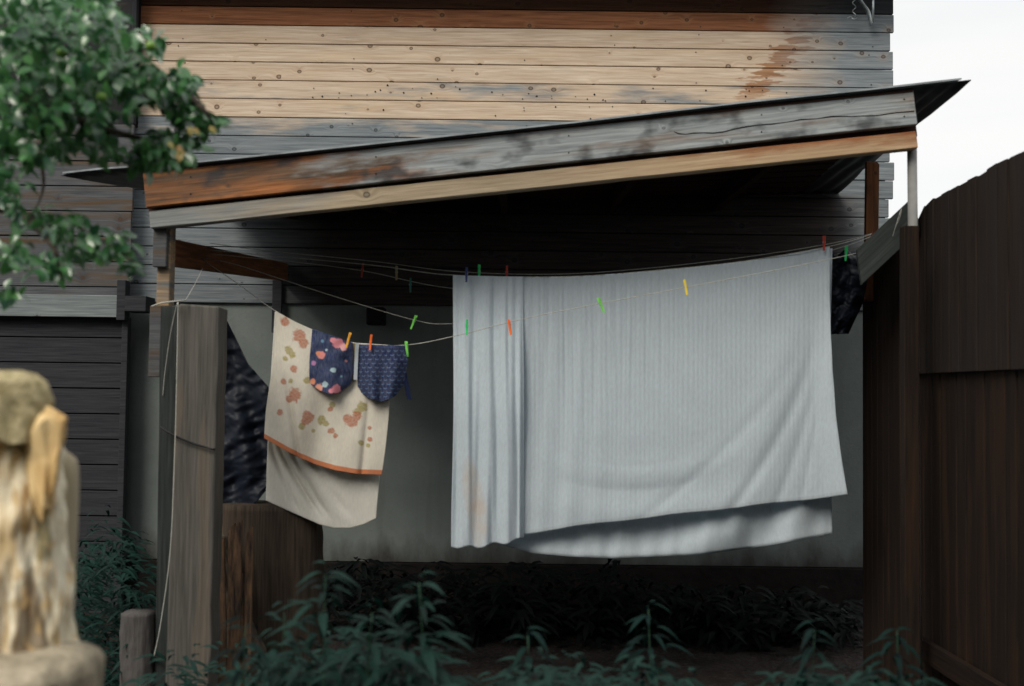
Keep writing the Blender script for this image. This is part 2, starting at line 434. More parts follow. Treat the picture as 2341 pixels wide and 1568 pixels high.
# ------------------------------------------------------------------ the plank shed at the left
DS = 7.97
shed = thing('plank_shed', (at(150, 900, DS).x, DS, 0), 'grey wide plank shed wall with a dark window, behind the leafy branches at left', 'shed')
XS1 = at(302, 500, DS).x; XS0 = at(-420, 500, DS).x
zz = at(290, 285, DS).z; sp = 58.0 / (F / DS)
r2 = random.Random(5)
zb = at(290, 313, DS).z
bar('plank', (XS0, DS, (zz + zb) / 2), (XS1, DS, (zz + zb) / 2), zz - zb - .006, .03, M['shed'], shed)
zc = zb; zled = at(150, 676, DS).z
while zc > zled + .02:
    y_ = DS + r2.uniform(-.004, .004)
    bar('plank', (XS0, y_, zc - sp / 2), (XS1 + r2.uniform(-.006, .004), y_, zc - sp / 2), sp - .007, .03, M['shed'], shed); zc -= sp
while zc > .0:
    y_ = DS + .03 + r2.uniform(-.004, .004)
    bar('plank', (XS0, y_, zc - sp / 2), (at(282, 900, DS).x, y_, zc - sp / 2), sp - .008, .03, M['shed_dark'], shed); zc -= sp
box('shed_core', (XS0, DS + .05, 0), (at(280, 900, DS).x, DS + .10, zz), M['black'], shed, bev=0)
box('upper_wall', (XS0, DS + .065, zz + .002), (XS1 - .01, DS + .10, 4.9), M['black'], shed, bev=0)
# dark shuttered window above
wfr = box('window', (XS0, DS + .03, zz + .006), (XS1 - .035, DS + .06, 4.75), M['glass_dark'], shed, bev=0)
bar('frame', (XS1 - .018, DS + .01, zz + .004), (XS1 - .018, DS + .01, 4.75), .03, .05, M['shed_dark'], wfr, up=(1, 0, 0))
for xx in (.75, 1.5):
    bar('frame', (XS1 - xx, DS + .01, zz + .004), (XS1 - xx, DS + .01, 4.75), .04, .03, M['shed_dark'], wfr, up=(1, 0, 0))
A_ = at(-300, 703, DS - .08); B_ = at(268, 700, DS - .08)
bar('ledge_board', (A_.x, DS - .05, B_.z), (B_.x, DS - .05, B_.z), 50 / (F / DS), .05, M['ledge'], shed)
a = at(266, 640, DS - .1); b = at(286, 732, DS - .1)
box('bracket', (a.x + .008, DS - .11, b.z), (b.x, DS - .02, a.z), M['shed_dark'], shed)
a = at(284, 676, DS - .2); b = at(333, 712, DS - .2)
box('beam_end', (a.x + .004, DS - .20, b.z), (b.x, DS + .0, a.z), M['shed_dark'], shed)
a = at(279, 725, DS - .05); b = at(293, 725, DS - .05)
box('corner_post', (a.x, DS - .05, 0), (b.x, DS + .02, a.z), M['shed_dark'], shed)

# ------------------------------------------------------------------ lean-to roof
DF = 5.05
canopy = thing('wooden_canopy', (at(350, 900, DF).x, DF, 0), 'slanting lean-to canopy with grey and orange fascia boards over the washing', 'canopy')
def fasc(name, p, m, d, th=.045, **kw):
    """board whose front face spans TL,TR,BR,BL (layout units) at depth d"""
    TL, TR, BR, BL = [at(*q, d) for q in p]
    A = (TL + BL) / 2; B = (TR + BR) / 2; wd = ((TL - BL).length + (TR - BR).length) / 2
    A.y = B.y = d + th / 2
    return bar(name, A, B, wd, th, m, canopy, bev=.004, cuts=24, wob=.0012, **kw)
fasc('upper_fascia', ((326, 397), (2090, 202), (2095, 286), (333, 473)), M['fascia_up'], DF)
fasc('lower_beam', ((338, 482), (2096, 300), (2096, 337), (345, 523)), M['fascia_low'], DF + .02, .07)
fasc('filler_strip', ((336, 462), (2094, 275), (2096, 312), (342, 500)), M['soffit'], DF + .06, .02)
# the split along the big fascia board: a thin recessed-looking dark sliver of real depth is below picture scale; the nails are built
for t in (.06, .30, .55, .80, .985):
    for dy in (-.35, .3):
        A = at(330 + (2093 - 330) * t, 437 + (245 - 437) * t + dy * 60, DF - .002)
        v, f_ = tube_geo([A, A + Vector((0, .006, 0))], .0035, 6); mesh_obj('nail', v, f_, M['black'], canopy)
ck = [(475, 650), (500, 660), (530, 663), (575, 657), (620, 655), (670, 656), (720, 650), (775, 636), (830, 625), (890, 617), (960, 612), (1030, 603), (1100, 590), (1180, 586), (1250, 575), (1360, 574), (1480, 570), (1570, 556), (1660, 548)]
tube('crack', [at(1320 + .4633 * a_, .4633 * b_, DF - .0005) for a_, b_ in ck], [.0028 * (.4 + .6 * abs(math.sin(q * 1.7))) for q in range(len(ck))], M['black'], canopy, 5)
# corrugated sheet, front edge to wall; ragged right side
FRONT = [(139, 402), (227, 392), (455, 376), (792, 341), (1320, 285), (1700, 240), (2000, 209), (2219, 184)]
def fr(px): return at(px, interp(FRONT, px), 5.03)
verts, faces = [], []
NU, NV = 320, 14
pl = at(516, 466, DW + .0); pr = at(1845, 440, DW + .0)
for j in range(NV + 1):
    t = j / NV
    for i in range(NU + 1):
        s = i / NU
        A = fr(139 + s * (2219 - 139)); B = pl.lerp(pr, s)
        P = A.lerp(B, t)
        P.z += .009 * math.sin(P.x * 2 * math.pi / .076) * sstep(.015, .08, t) + .004
        if s > .9: P.x += (.22 * t + .018 * mnoise.noise((t * 9, 0, 1))) * (s - .9) / .1
        verts.append(P)
for j in range(NV):
    for i in range(NU):
        a = j * (NU + 1) + i; faces.append((a, a + 1, a + NU + 2, a + NU + 1))
o = mesh_obj('roof_sheet', verts, faces, M['roof_metal'], canopy, smooth=True)
s_ = o.modifiers.new('solidify', 'SOLIDIFY'); s_.thickness = .004
# bright folded edge strip along the front
pts = [fr(px) + Vector((0, -.012, .010)) for px in range(145, 2220, 25)]
v, f_ = [], []
for p in pts:
    v += [p + Vector((0, 0, -.004)), p + Vector((0, 0, .004)), p + Vector((0, .06, .008)), p + Vector((0, .06, .004))]
for i in range(len(pts) - 1):
    for k in range(4): f_.append((i*4+k, i*4+(k+1)%4, i*4+4+(k+1)%4, i*4+4+k))
f_ += [(3,2,1,0), (len(v)-4, len(v)-3, len(v)-2, len(v)-1)]
mesh_obj('edge_strip', v, f_, M['roof_edge'], canopy)
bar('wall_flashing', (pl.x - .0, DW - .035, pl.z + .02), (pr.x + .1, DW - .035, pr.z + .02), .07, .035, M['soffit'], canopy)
# boarding below the sheet and rafters running back
for s in (.12, .3, .48, .66, .84):
    A = fr(139 + s * 2080); B = pl.lerp(pr, s)
    A = A.lerp(B, .03) - Vector((0, 0, .075)); B = B - Vector((0, .02, .075))
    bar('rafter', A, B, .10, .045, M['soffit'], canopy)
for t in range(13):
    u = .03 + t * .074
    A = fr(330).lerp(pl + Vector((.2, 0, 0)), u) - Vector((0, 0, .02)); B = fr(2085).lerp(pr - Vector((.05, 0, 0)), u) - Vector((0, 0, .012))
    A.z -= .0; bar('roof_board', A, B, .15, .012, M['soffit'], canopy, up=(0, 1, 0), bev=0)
# left side beam running back to the wall, brown
A = at(385, 577, DF + .22); B = at(650, 622, DW - .03)
bar('side_beam', A, B, .125, .05, M['brown'], canopy)
# left post: dark block above, tan below
a = at(361, 526, DF + .1); b = at(386, 700, DF + .1)
box('post', (a.x, DF + .10, b.z), (b.x, DF + .18, a.z + .03), M['tanpost'], canopy)
a = at(349, 526, DF + .1)
box('post_block', (a.x + .015, DF + .06, at(360, 612, DF + .1).z), (b.x - .006, DF + .097, a.z + .02), M['shed'], canopy)
# right: hanging brown board, diagonal brace, steel pipe post
A = at(1993, 372, 6.05); B = at(1989, 690, 6.05)
bar('hanging_board', A, B, 30 / (F / 6.05), .03, M['brown'], canopy, up=(1, 0, 0), rough=.012)
A = at(2094, 488, 5.32); B = at(1962, 612, 5.36)
bar('brace', A, B, 66 / (F / 5.34), .045, M['brace'], canopy, up=(0, 0, 1), ends=(.05, -.05))
A = at(2084, 336, DF + .1); B = at(2094, 900, DF + .1); B.z = -.05; B.x = A.x + .02
tube('pipe_post', [A + Vector((0, 0, .02)), B], .0215, M['metal_post'], canopy, 20)

# ------------------------------------------------------------------ fence at the right, running back from the camera
XF = 1.93
fence = thing('tall_fence', (XF, 4.6, 0), 'tall dark board fence with a curved top, running back at the right', 'fence')
def ztop(d):     # from the curved outline
    if d < 4.1: return ztop(4.1)
    px = W / 2 + XF / d * F
    py = interp([(1957, 660), (1985, 612), (2040, 565), (2062, 552), (2098, 545), (2102, 514), (2113, 485), (2132, 461), (2170, 440), (2208, 419), (2246, 400), (2284, 375), (2340, 349), (2600, 225), (3400, -130)], px)
    return at(px, py, d).z
rf = random.Random(9)
d = -1.98
while d < 5.37:
    w_ = .098; dc = d + w_ / 2
    zt = ztop(dc) + rf.uniform(-.004, .004)
    zl = 1.55 + (897 - 832) / F * 4.4
    x_ = XF + rf.uniform(-.004, .004)
    bar('upper_board', (x_, dc, zl), (x_, dc, zt), w_ - .009, .022, M['fence'], fence, up=(0, 1, 0), ends=(0, (ztop(dc + w_ / 2) - ztop(dc - w_ / 2)) / 2))
    bar('lower_board', (x_ + .028, dc, .02), (x_ + .028, dc, zl + .15), w_ - .009, .022, M['fence2'], fence, up=(0, 1, 0))
    d += w_
d = 5.44
while d < 6.2:
    w_ = .088; dc = d + w_ / 2
    x_ = XF + rf.uniform(-.003, .003)
    bar('lower_board', (x_, dc, 0), (x_, dc, ztop(dc) + rf.uniform(-.004, .004)), w_ - .004, .022, M['fence2'], fence, up=(0, 1, 0), ends=(0, .012))
    d += w_
bar('rail', (XF + .06, -1.9, .55), (XF + .06, 5.3, .55), .09, .04, M['fence2'], fence)
bar('rail', (XF + .06, -1.9, 1.9), (XF + .06, 5.3, 1.9), .09, .04, M['fence2'], fence)
bar('kick_board', (XF - .03, -1.9, .40), (XF - .03, 5.3, .40), .10, .03, M['fence2'], fence)
a = at(2078, 518, 5.0)
bar('post', (a.x, 5.0, 0), (a.x, 5.0, a.z), .066, .06, M['fence2'], fence, up=(1, 0, 0), cuts=8, wob=.002)

# ------------------------------------------------------------------ things standing under the canopy, left
DP = 4.85
slab = thing('grey_post', (at(430, 1500, DP).x, DP, 0), 'wide weathered grey post under the canopy, wound with a black cable', 'post')
TL, TR = at(408, 694, DP), at(500, 700, DP)
BL, BR = at(372, 1700, DP), at(474, 1700, DP)
v, f_ = [], []
NS = 26
for i in range(NS + 1):
    t = i / NS
    L_ = TL.lerp(BL, t); R_ = TR.lerp(BR, t)
    w1 = .006 * mnoise.noise((0, 0, t * 9)); w2 = .007 * mnoise.noise((4, 0, t * 11))
    v += [L_ + Vector((w1, 0, 0)), R_ + Vector((w2, .01, 0)), R_ + Vector((w2 - .01, .2, 0)), L_ + Vector((w1 + .01, .16, 0)), L_ + Vector((w1, .06, 0))]
for i in range(NS):
    for k in range(5): f_.append((i*5+k, i*5+5+k, i*5+5+(k+1)%5, i*5+(k+1)%5))
f_ += [(0,1,2,3,4), tuple(NS*5+k for k in (4,3,2,1,0))]
me_o = mesh_obj('timber', v, f_, M['greypost'], slab)
# vertical grain: local X up
me_o.data.transform(Matrix.Rotation(R(90), 4, 'Y')); me_o.rotation_euler = (0, R(-90), 0); bevel(me_o, .008, 2)
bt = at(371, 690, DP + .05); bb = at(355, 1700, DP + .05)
bar('dark_side_strip', (bb.x + .032, DP + .06, 0), (bt.x + .034, DP + .06, bt.z - .02), .072, .05, M['brace'], slab, up=(1, 0, 0), cuts=8, wob=.002)  # dark strip added in front of the post's left face to darken it
cab = smooth_path([at(366, 975, DP - .0), at(380, 985, DP - .012), at(408, 1000, DP - .018), at(440, 1013, DP - .012), at(470, 1022, DP - .01), at(487, 1027, DP - .008), at(492, 1024, DP + .05)])
tube('cable', cab, .0045, M['wire'], slab)
a = at(349, 700, DP + .3); b = at(371, 862, DP + .3)
lb = box('hanging_batten', (a.x, DP + .26, b.z), (b.x, DP + .29, a.z), M['shed'], canopy)

cord_t = thing('hanging_string', at(406, 692, DP - .05), 'pale string hanging down in front of the grey post', 'string')
pts = smooth_path([at(347, 700, DP - .02), at(372, 692, DP - .04), at(407, 688, DP - .05), at(424, 686, DP)])
tube('loop', pts, .0032, M['cord'], cord_t)
pts = smooth_path([at(407, 690, DP - .03), at(404, 850, DP - .03), at(399, 1050, DP - .03), at(389, 1260, DP - .03), at(368, 1420, DP - .035), at(352, 1500, DP - .04)])
tube('strand', pts, .0022, M['cord'], cord_t)
tube('strand', smooth_path([at(424, 686, DP), at(445, 650, 5.0), at(463, 614, 5.3)]), .0014, M['cord'], cord_t)
tube('strand', smooth_path([at(405, 692, DP - .02), at(390, 760, DP - .0), at(377, 850, DP + .02), at(372, 905, DP + .03)]), .0014, M['cord'], cord_t)

# black tarpaulin hanging behind the post
def cloth(name, P, depth, m, nu, nv, parent=None, colfn=None, thick=.003, smooth=True):
    """grid cloth: P(u,v)->(px,py) outline, depth(u,v)->distance; colfn(u,v,px,py)->rgb print"""
    verts, cols, faces = [], [], []
    for j in range(nv + 1):
        for i in range(nu + 1):
            u, w = i / nu, j / nv
            px, py = P(u, w); verts.append(at(px, py, depth(u, w, px, py)))
            if colfn: cols.append(colfn(u, w, px, py))
    for j in range(nv):
        for i in range(nu):
            a = j * (nu + 1) + i; faces.append((a, a + nu + 1, a + nu + 2, a + 1))
    o = mesh_obj(name, verts, faces, m, parent, smooth)
    if colfn:
        at_ = o.data.color_attributes.new('print', 'FLOAT_COLOR', 'POINT')
        flat = []
        for c in cols: flat += [c[0], c[1], c[2], 1]
        at_.data.foreach_set('color', flat)
    if thick:
        s = o.modifiers.new('solidify', 'SOLIDIFY'); s.thickness = thick; s.offset = 0
    return o

n = NT('black_plastic_sheet', .52, .3); g = n.coords('Geo')
f = n.noise(g, 14, 4, .6, .6); n.color((.008, .012, .022)); n.bump(f, .003, .5); M['tarp'] = n.m
Ltab = [(0, 498), (.3, 500), (.7, 498), (1, 500)]
def tarpP(u, w):
    py = 712 + w * 455
    xr = interp([(712, 508), (760, 534), (824, 566), (876, 614), (1000, 616), (1110, 612), (1140, 590), (1170, 560)], py)
    xl = interp([(712, 470), (1170, 478)], py)
    return (xl + (xr - xl) * u, py + 10 * u * math.sin(w * 3))
def tarpD(u, w, px, py):
    return 5.50 + .06 * mnoise.noise((px / 45, py / 150, 0)) + .035 * abs(mnoise.noise((px / 55 + py / 70, py / 38, 5))) + .008 * abs(mnoise.noise((px / 18, py / 12, 9)))
tp = cloth('tarpaulin', tarpP, tarpD, M['tarp'], 50, 120, None, None, .004)
tag(tp, 'crumpled black plastic sheet hanging between the grey post and the flowered towel', 'tarpaulin')

# rotten slabs below the towel
slabs = thing('rotten_trunk', (at(610, 1400, 5.5).x, 5.5, 0), 'broad rotten brown tree trunk standing below the flowered towel', 'trunk')
def trunk_mesh(name, prof, d, m, parent, depth=.25, seed=0, nz=34, na=30, amp=.02):
    """prof: list of (py, xl, xr) outlines; an oval column with grooves"""
    rows_ = []
    p0, p1 = prof[0][0], prof[-1][0]
    verts, faces = [], []
    for j in range(nz + 1):
        py = p0 + (p1 - p0) * j / nz
        xl = interp([(q[0], q[1]) for q in prof], py); xr = interp([(q[0], q[2]) for q in prof], py)
        L_ = at(xl, py, d); R_ = at(xr, py, d); c = (L_ + R_) / 2; r = (R_.x - L_.x) / 2
        for k in range(na):
            a = 2 * math.pi * k / na
            g_ = 1 + amp / max(r, .02) * (mnoise.noise((math.cos(a) * 4, math.sin(a) * 4 + seed, j * .06)) + .5 * mnoise.noise((math.cos(a) * 9, math.sin(a) * 9 + seed, j * .25)))
            sh = lambda t: math.copysign(abs(t) ** .7, t)
            verts.append(c + Vector((sh(math.cos(a)) * r * g_, sh(math.sin(a)) * depth / 2 * g_, 0)))
    for j in range(nz):
        for k in range(na):
            k2 = (k + 1) % na; faces.append((j*na+k, (j+1)*na+k, (j+1)*na+k2, j*na+k2))
    t = (verts[0] + verts[na // 2]) / 2
    verts.append(Vector(t) + Vector((0, 0, .004))); ci = len(verts) - 1
    for k in range(na): faces.append((ci, k, (k + 1) % na))
    o = mesh_obj(name, verts, faces, m, parent, True)
    o.data.transform(Matrix.Rotation(R(90), 4, 'Y')); o.rotation_euler = (0, R(-90), 0)
    return o
trunk_mesh('main_slab', [(1150, 508, 730), (1220, 506, 733), (1300, 506, 735), (1440, 502, 733), (1620, 500, 736)], 5.55, M['stump'], slabs, .3, 1)
trunk_mesh('split_slab', [(1225, 484, 520), (1300, 482, 545), (1400, 476, 570), (1480, 472, 600), (1620, 466, 610)], 5.40, M['stump2'], slabs, .22, 4, amp=.035)
n = NT('splintered_wood', .9, .1); f = n.noise(n.coords('Object', (3, 20, 20), 1), 2, 5, .7)
n.color(n.mix(n.ramp(f, [(.35, 0.0), (.65, 1.0)]), (.05, .04, .035), (.26, .15, .085))); n.bump(f, .01, 1); M['splinter'] = n.m
rs = random.Random(21)
for q in range(7):
    x0 = 486 + q * 13 + rs.uniform(-4, 4); y0 = rs.uniform(1190, 1400)
    bar('splinter', at(x0, 1600, 5.12), at(x0 + rs.uniform(-6, 8), y0, 5.2), rs.uniform(.02, .045), .02, M['splinter'], slabs, up=(1, 0, 0), rough=.01, ends=(0, .02), cuts=6, wob=.003, bev=0)

st = thing('small_stump', (at(315, 1500, 4.9).x, 4.9, 0), 'low grey stump left of the tall grey post, among weeds', 'stump')
n = NT('grey_stump_wood', .95, .1); f = n.noise(n.coords('Object', (3, 25, 25), 1), 2, 5, .7); n.color(n.mix(f, (.035, .035, .037), (.17, .155, .145))); n.bump(f, .01, 1)
trunk_mesh('bole', [(1398, 284, 350), (1440, 280, 352), (1640, 276, 352)], 4.9, n.m, st, .14, 8, amp=.008)

# ------------------------------------------------------------------ clothes lines, washing, pegs
D0 = 5.55
LINES = {
 'front': ([(455, 588, 5.75), (545, 650, 5.6), (630, 711, 5.45), (717, 755, 5.4), (805, 783, 5.37), (923, 789, 5.37), (1040, 768, 5.35), (1200, 728, 5.33), (1375, 693, 5.32), (1567, 657, 5.33), (1750, 622, 5.36), (1898, 592, 5.4), (2000, 567, 5.5), (2050, 540, 5.45)],
           'thin clothes line in front carrying the flowered towel and crossing the white sheet'),
 'second': ([(460, 590, 5.75), (540, 605, 5.7), (750, 673, 5.62), (945, 731, 5.6), (1030, 740, 5.6), (1200, 725, 5.6), (1500, 680, 5.6), (1890, 575, 5.6), (1992, 540, 5.75)],
            'sagging clothes line with one lime peg, between the towel line and the sheet line'),
 'main': ([(470, 570, 5.8), (590, 582, 5.72), (850, 606, 5.6), (1035, 629, 5.55), (1300, 632, 5.55), (1500, 618, 5.55), (1700, 597, 5.55), (1896, 563, 5.55), (1990, 536, 5.75)],
          'clothes line from which the large white sheet hangs'),
 'upper': ([(480, 556, 5.8), (600, 572, 5.8), (850, 597, 5.75), (1035, 620, 5.7), (1250, 627, 5.7), (1450, 616, 5.7), (1700, 588, 5.7), (1896, 557, 5.7), (1992, 534, 5.75)],
           'uppermost clothes line, just above the top edge of the white sheet'),
 'lower': ([(480, 580, 5.8), (700, 602, 5.8), (840, 621, 5.8), (1033, 659, 5.8), (1300, 668, 5.8), (1600, 640, 5.8), (1890, 587, 5.8), (2060, 530, 5.5)],
           'clothes line passing behind the white sheet, lower than its top edge'),
}
for k, (pts, lab) in LINES.items():
    P = smooth_path([at(*p) for p in pts], 8)
    o = tube('clothes_line', P, .0019, M['cord'])
    tag(o, lab, 'clothes line', 'clothes lines under the canopy')
P = smooth_path([at(2050, 540, 5.45), at(2038, 552, 5.4), at(2046, 520, 5.3), at(2056, 498, 5.28), at(2060, 478, 5.28), at(2052, 500, 5.26), at(2040, 540, 5.3)], 8)
o = tube('cord_tangle', P, .0016, M['cord']); tag(o, 'loose looped cord end tied round the diagonal brace at right', 'cord')

def cloth_mat(name, c=None, attr=False, rough=.9, bump=.0006, trans=.12, scale=(160, 160, 40)):
    n = NT(name, rough, .1)
    f = n.noise(n.coords('Geo', scale), 1, 3)
    if attr:
        a_ = n.n('ShaderNodeAttribute', attribute_name='print'); base = a_.outputs['Color']
        base = n.mix(n.ramp(f, [(.3, 0.0), (.7, .22)]), base, (.34, .36, .36))
    else: base = n.mix(n.ramp(f, [(.3, 0.0), (.7, 1.0)]), tuple(x * .9 for x in c), c)
    n.color(base); n.bump(f, bump, .5)
    tb = n.n('ShaderNodeBsdfTranslucent'); n.set(tb.inputs[0], base if not isinstance(base, tuple) else (*base, 1))
    mxs = n.n('ShaderNodeMixShader'); mxs.inputs[0].default_value = trans; out = n.t.nodes['Material Output']
    n.t.links.new(n.b.outputs[0], mxs.inputs[1]); n.t.links.new(tb.outputs[0], mxs.inputs[2]); n.t.links.new(mxs.outputs[0], out.inputs[0])
    return n.m
M['sheet'] = cloth_mat('white_cotton', attr=True, trans=.4); M['towel'] = cloth_mat('printed_towel', attr=True, bump=.003)
M['print'] = cloth_mat('printed_cotton', attr=True)

# white sheet
sheet = thing('white_sheet', at(1460, 620, D0), 'large white bed sheet pegged over the clothes line', 'sheet')
TOP = [(1035, 629), (1150, 632), (1300, 633), (1500, 619), (1700, 598), (1896, 564)]
def fl(x, y, s): return mnoise.noise((x * s, y * s, 0))
WHITE = (.715, .80, .86)
def main_P(u, w):
    xt = 1150 + u * (1896 - 1150)
    xb = 1190 + u * (1937 - 1190)
    yt = interp(TOP, xt)
    yb = interp([(1150, 1226), (1200, 1221), (1300, 1205), (1500, 1181), (1800, 1147), (1937, 1131)], xb)
    bow = (w ** 2.6)
    x = xt + (xb - xt) * (bow * (.8 + .2 * u) + .2 * w * (1 - u))
    return x + 1.5 * fl(w * 8, u * 3, 1), yt + (yb - yt) * w + 1.2 * math.sin(u * 23) * w * w
def main_D(u, w, px, py):
    d = D0 - .035 * w
    # narrow gathers hanging from the line, dying out downwards and to the right
    g1 = math.sin(px / 1.75 + 2.2 * fl(px, py * .12, .03)) * .0008 * (1 - .5 * w)
    g2 = fl(px, py * .05, .085) * .012 * max(0, 1 - 1.5 * w) * max(0, 1 - 1.5 * u)
    g3 = fl(px + py * .05, py * .06, .024) * .020 * (sstep(.45, .0, u) if False else max(0, 1 - u / .38)) * (.5 + .5 * w)
    # long diagonal folds pulled towards the top right peg
    ang = math.atan2(1896 - px, max(20, py - 480))
    g4 = math.sin(ang * 15) * .030 * sstep(.1, .9, w) * sstep(.45, .9, u) * (.6 + .4 * math.sin(ang * 7))
    # slack swags at the lower edge
    rr_ = math.hypot((px - 1450) / 1.5, py - 820)
    g5 = math.sin(rr_ / 15) * .0045 * sstep(.55, 1, w) * math.exp(-((u - .42) / .3) ** 2)
    g6 = -.05 * sstep(.93, 1, u) * w
    # long soft valleys swinging from the right-hand peg down to the hem
    g7 = 0
    for (x0, bend, wd, am) in ((1872, 185, 17, .034), (1886, 110, 13, .022), (1850, 330, 20, .016), (1890, 60, 9, .014)):
        xc = x0 - bend * max(0, (py - 700) / 445) ** 1.7
        g7 += am * math.exp(-((px - xc) / wd) ** 2) * sstep(.12, .6, w)
    # a shallow belly swag above the hem
    for (y0, am) in ((1120, .010), (1065, .007)):
        yc = y0 - 95 * ((px - 1440) / 230) ** 2 * .55
        g7 += am * math.exp(-((py - yc) / 11) ** 2) * math.exp(-((px - 1440) / 170) ** 2)
    return d + g1 + g2 + g3 + g4 * .4 + g5 + g6 + g7 * .25
def main_C(u, w, px, py):
    k = .985 + .03 * fl(px, py, .02)
    if w > .988: k *= .9
    return (WHITE[0] * k, WHITE[1] * k, WHITE[2] * k)
cloth('front_flap', main_P, main_D, M['sheet'], 420, 170, sheet, main_C)
# gathered left bundle in front
def bun_P(u, w):
    xt = 1035 + u * (1150 - 1035 + 45); yt = interp(TOP, xt)
    xb = 1035 + u * (1197 - 1035)
    yb = interp([(0, 1250), (.35, 1251), (.6, 1243), (.8, 1240), (1, 1229)], u)
    return xt + (xb - xt) * sstep(0, .5, w) + 4 * math.sin(w * 5) * (1 - u) * w, yt + (yb - yt) * w + 3 * math.sin(u * 19) * w
def bun_D(u, w, px, py):
    base = D0 - .012 - .085 * sstep(.0, .55, w)
    g1 = math.sin(u * 22 + .9 * fl(w * 2, u, 1) + .6) * (.006 + .008 * w)
    g2 = fl(px, py * .03, .09) * .009
    g4 = math.sin(px / 3.4) * .002 * (1 - w)
    edge = .07 * sstep(.93, 1.0, u) * w
    return base + g1 + g2 + g4 + edge
def bun_C(u, w, px, py):
    k = 1.0 + .03 * fl(px, py, .03)
    s = max(0, 1 - (((px - 1083 - 12 * math.sin(py / 60)) / 26) ** 2 + ((py - 1150) / 110) ** 2)) ** .6
    s *= .5 + .5 * max(0, min(1, .6 + 1.4 * fl(px, py, .035)))
    a = (WHITE[0] * k, WHITE[1] * k, WHITE[2] * k); b = (.74, .58, .46)
    return tuple(a[i] * (1 - .6 * s) + b[i] * .6 * s for i in range(3))
cloth('gathered_side', bun_P, bun_D, M['sheet'], 150, 170, sheet, bun_C)
def back_P(u, w):
    x = 1060 + u * (1902 - 1060); yt = interp(TOP, x)
    yb = interp([(1060, 1225), (1150, 1246), (1215, 1264), (1300, 1272), (1400, 1276), (1600, 1268), (1750, 1248), (1902, 1220)], x)
    return x - (5 * math.sin(w * 3.1) if u > .9 else 0), yt + 4 + (yb - yt - 4) * w
def back_D(u, w, px, py):
    rr_ = math.hypot((px - 1330) / 2.1, py - 1020)
    ang = math.atan2(1902 - px, max(20, py - 900))
    return D0 + .03 + .02 * sstep(0, .9, w) + math.sin(rr_ / 15) * .008 * w + math.sin(ang * 14 + 1) * .03 * sstep(.45, .8, u) * w + fl(px, py * .2, .03) * .02 * w
cloth('back_flap', back_P, back_D, M['sheet'], 220, 90, sheet, main_C)

# flowered towel
DT = 5.37
towel = thing('flowered_towel', at(700, 745, DT), 'cream towel printed with rust flowers and an orange band, folded over the line', 'towel')
TTOP = [(630, 711), (672, 735), (717, 755), (763, 771), (805, 783), (850, 786), (893, 789)]
rt = random.Random(12)
FLOW = [(652, 735, 11), (684, 768, 15), (694, 785, 12), (672, 843, 9), (648, 872, 7), (674, 903, 16), (662, 912, 10), (640, 942, 8), (704, 953, 15), (698, 962, 10), (803, 962, 16), (815, 952, 12), (792, 955, 8), (758, 985, 8), (766, 996, 6), (755, 935, 7), (846, 1004, 6), (845, 978, 5), (730, 790, 9)]
LEAF = [(660, 800, 10), (668, 812, 8), (652, 820, 6), (702, 870, 8), (735, 960, 11), (745, 968, 8), (690, 975, 8), (760, 925, 8), (828, 930, 13), (818, 940, 10), (825, 1012, 7), (842, 1018, 5), (665, 870, 6), (716, 985, 5)]
def towel_print(u, w, px, py):
    c = [.72, .67, .57]
    k = 1 + .05 * fl(px, py, .05); c = [x * k for x in c]
    for (lst, col) in ((LEAF, (.36, .30, .08)), (FLOW, (.46, .15, .07))):
        m_ = 0
        for (x, y, r) in lst:
            d = math.hypot((px - x), (py - y)) / (r * (1 + .35 * fl(px, py, .11) + .2 * fl(px, py, .3)))
            m_ = max(m_, 1 - sstep(.75, 1.1, d))
        m_ *= .80 + .3 * fl(px, py, .25)
        c = [c[i] * (1 - m_) + col[i] * m_ for i in range(3)]
    if w > .965: c = [.62, .20, .075]
    return c
def ft_P(u, w):
    xt = 630 + u * (893 - 630); yt = interp(TTOP, xt)
    xb = 605 + u * (866 - 605); yb = interp([(605, 1002), (671, 1040), (715, 1060), (763, 1075), (810, 1083), (866, 1085)], xb)
    x = xt + (xb - xt) * (w ** 1.3) + (1 - u) * 3 * math.sin(w * 6) + u * 8 * math.sin(w * 2.2)
    return x, yt + (yb - yt) * w
def ft_D(u, w, px, py):
    return DT - .012 - .035 * sstep(0, .5, w) + .022 * math.sin(u * 11 + w * 2.0 + 1) * w * (1.2 - u) + fl(px, py * .4, .02) * .025 * w + .022 * math.exp(-((px - (655 + (py - 860) * .14)) / 8) ** 2) * sstep(.3, .8, w) + .016 * math.exp(-((px - (845 - (py - 900) * .1)) / 8) ** 2) * w
cloth('front_flap', ft_P, ft_D, M['towel'], 190, 230, towel, towel_print, .006)
def bt_P(u, w):
    xt = 628 + u * (890 - 628); yt = interp(TTOP, xt) + 2
    xb = 608 + u * (859 - 608); yb = interp([(608, 1144), (670, 1172), (731, 1199), (765, 1207), (800, 1207), (830, 1199), (859, 1185)], xb)
    return xt + (xb - xt) * (w ** 1.2) + (1 - u) * (-4) * math.sin(w * 3.1), yt + (yb - yt) * w
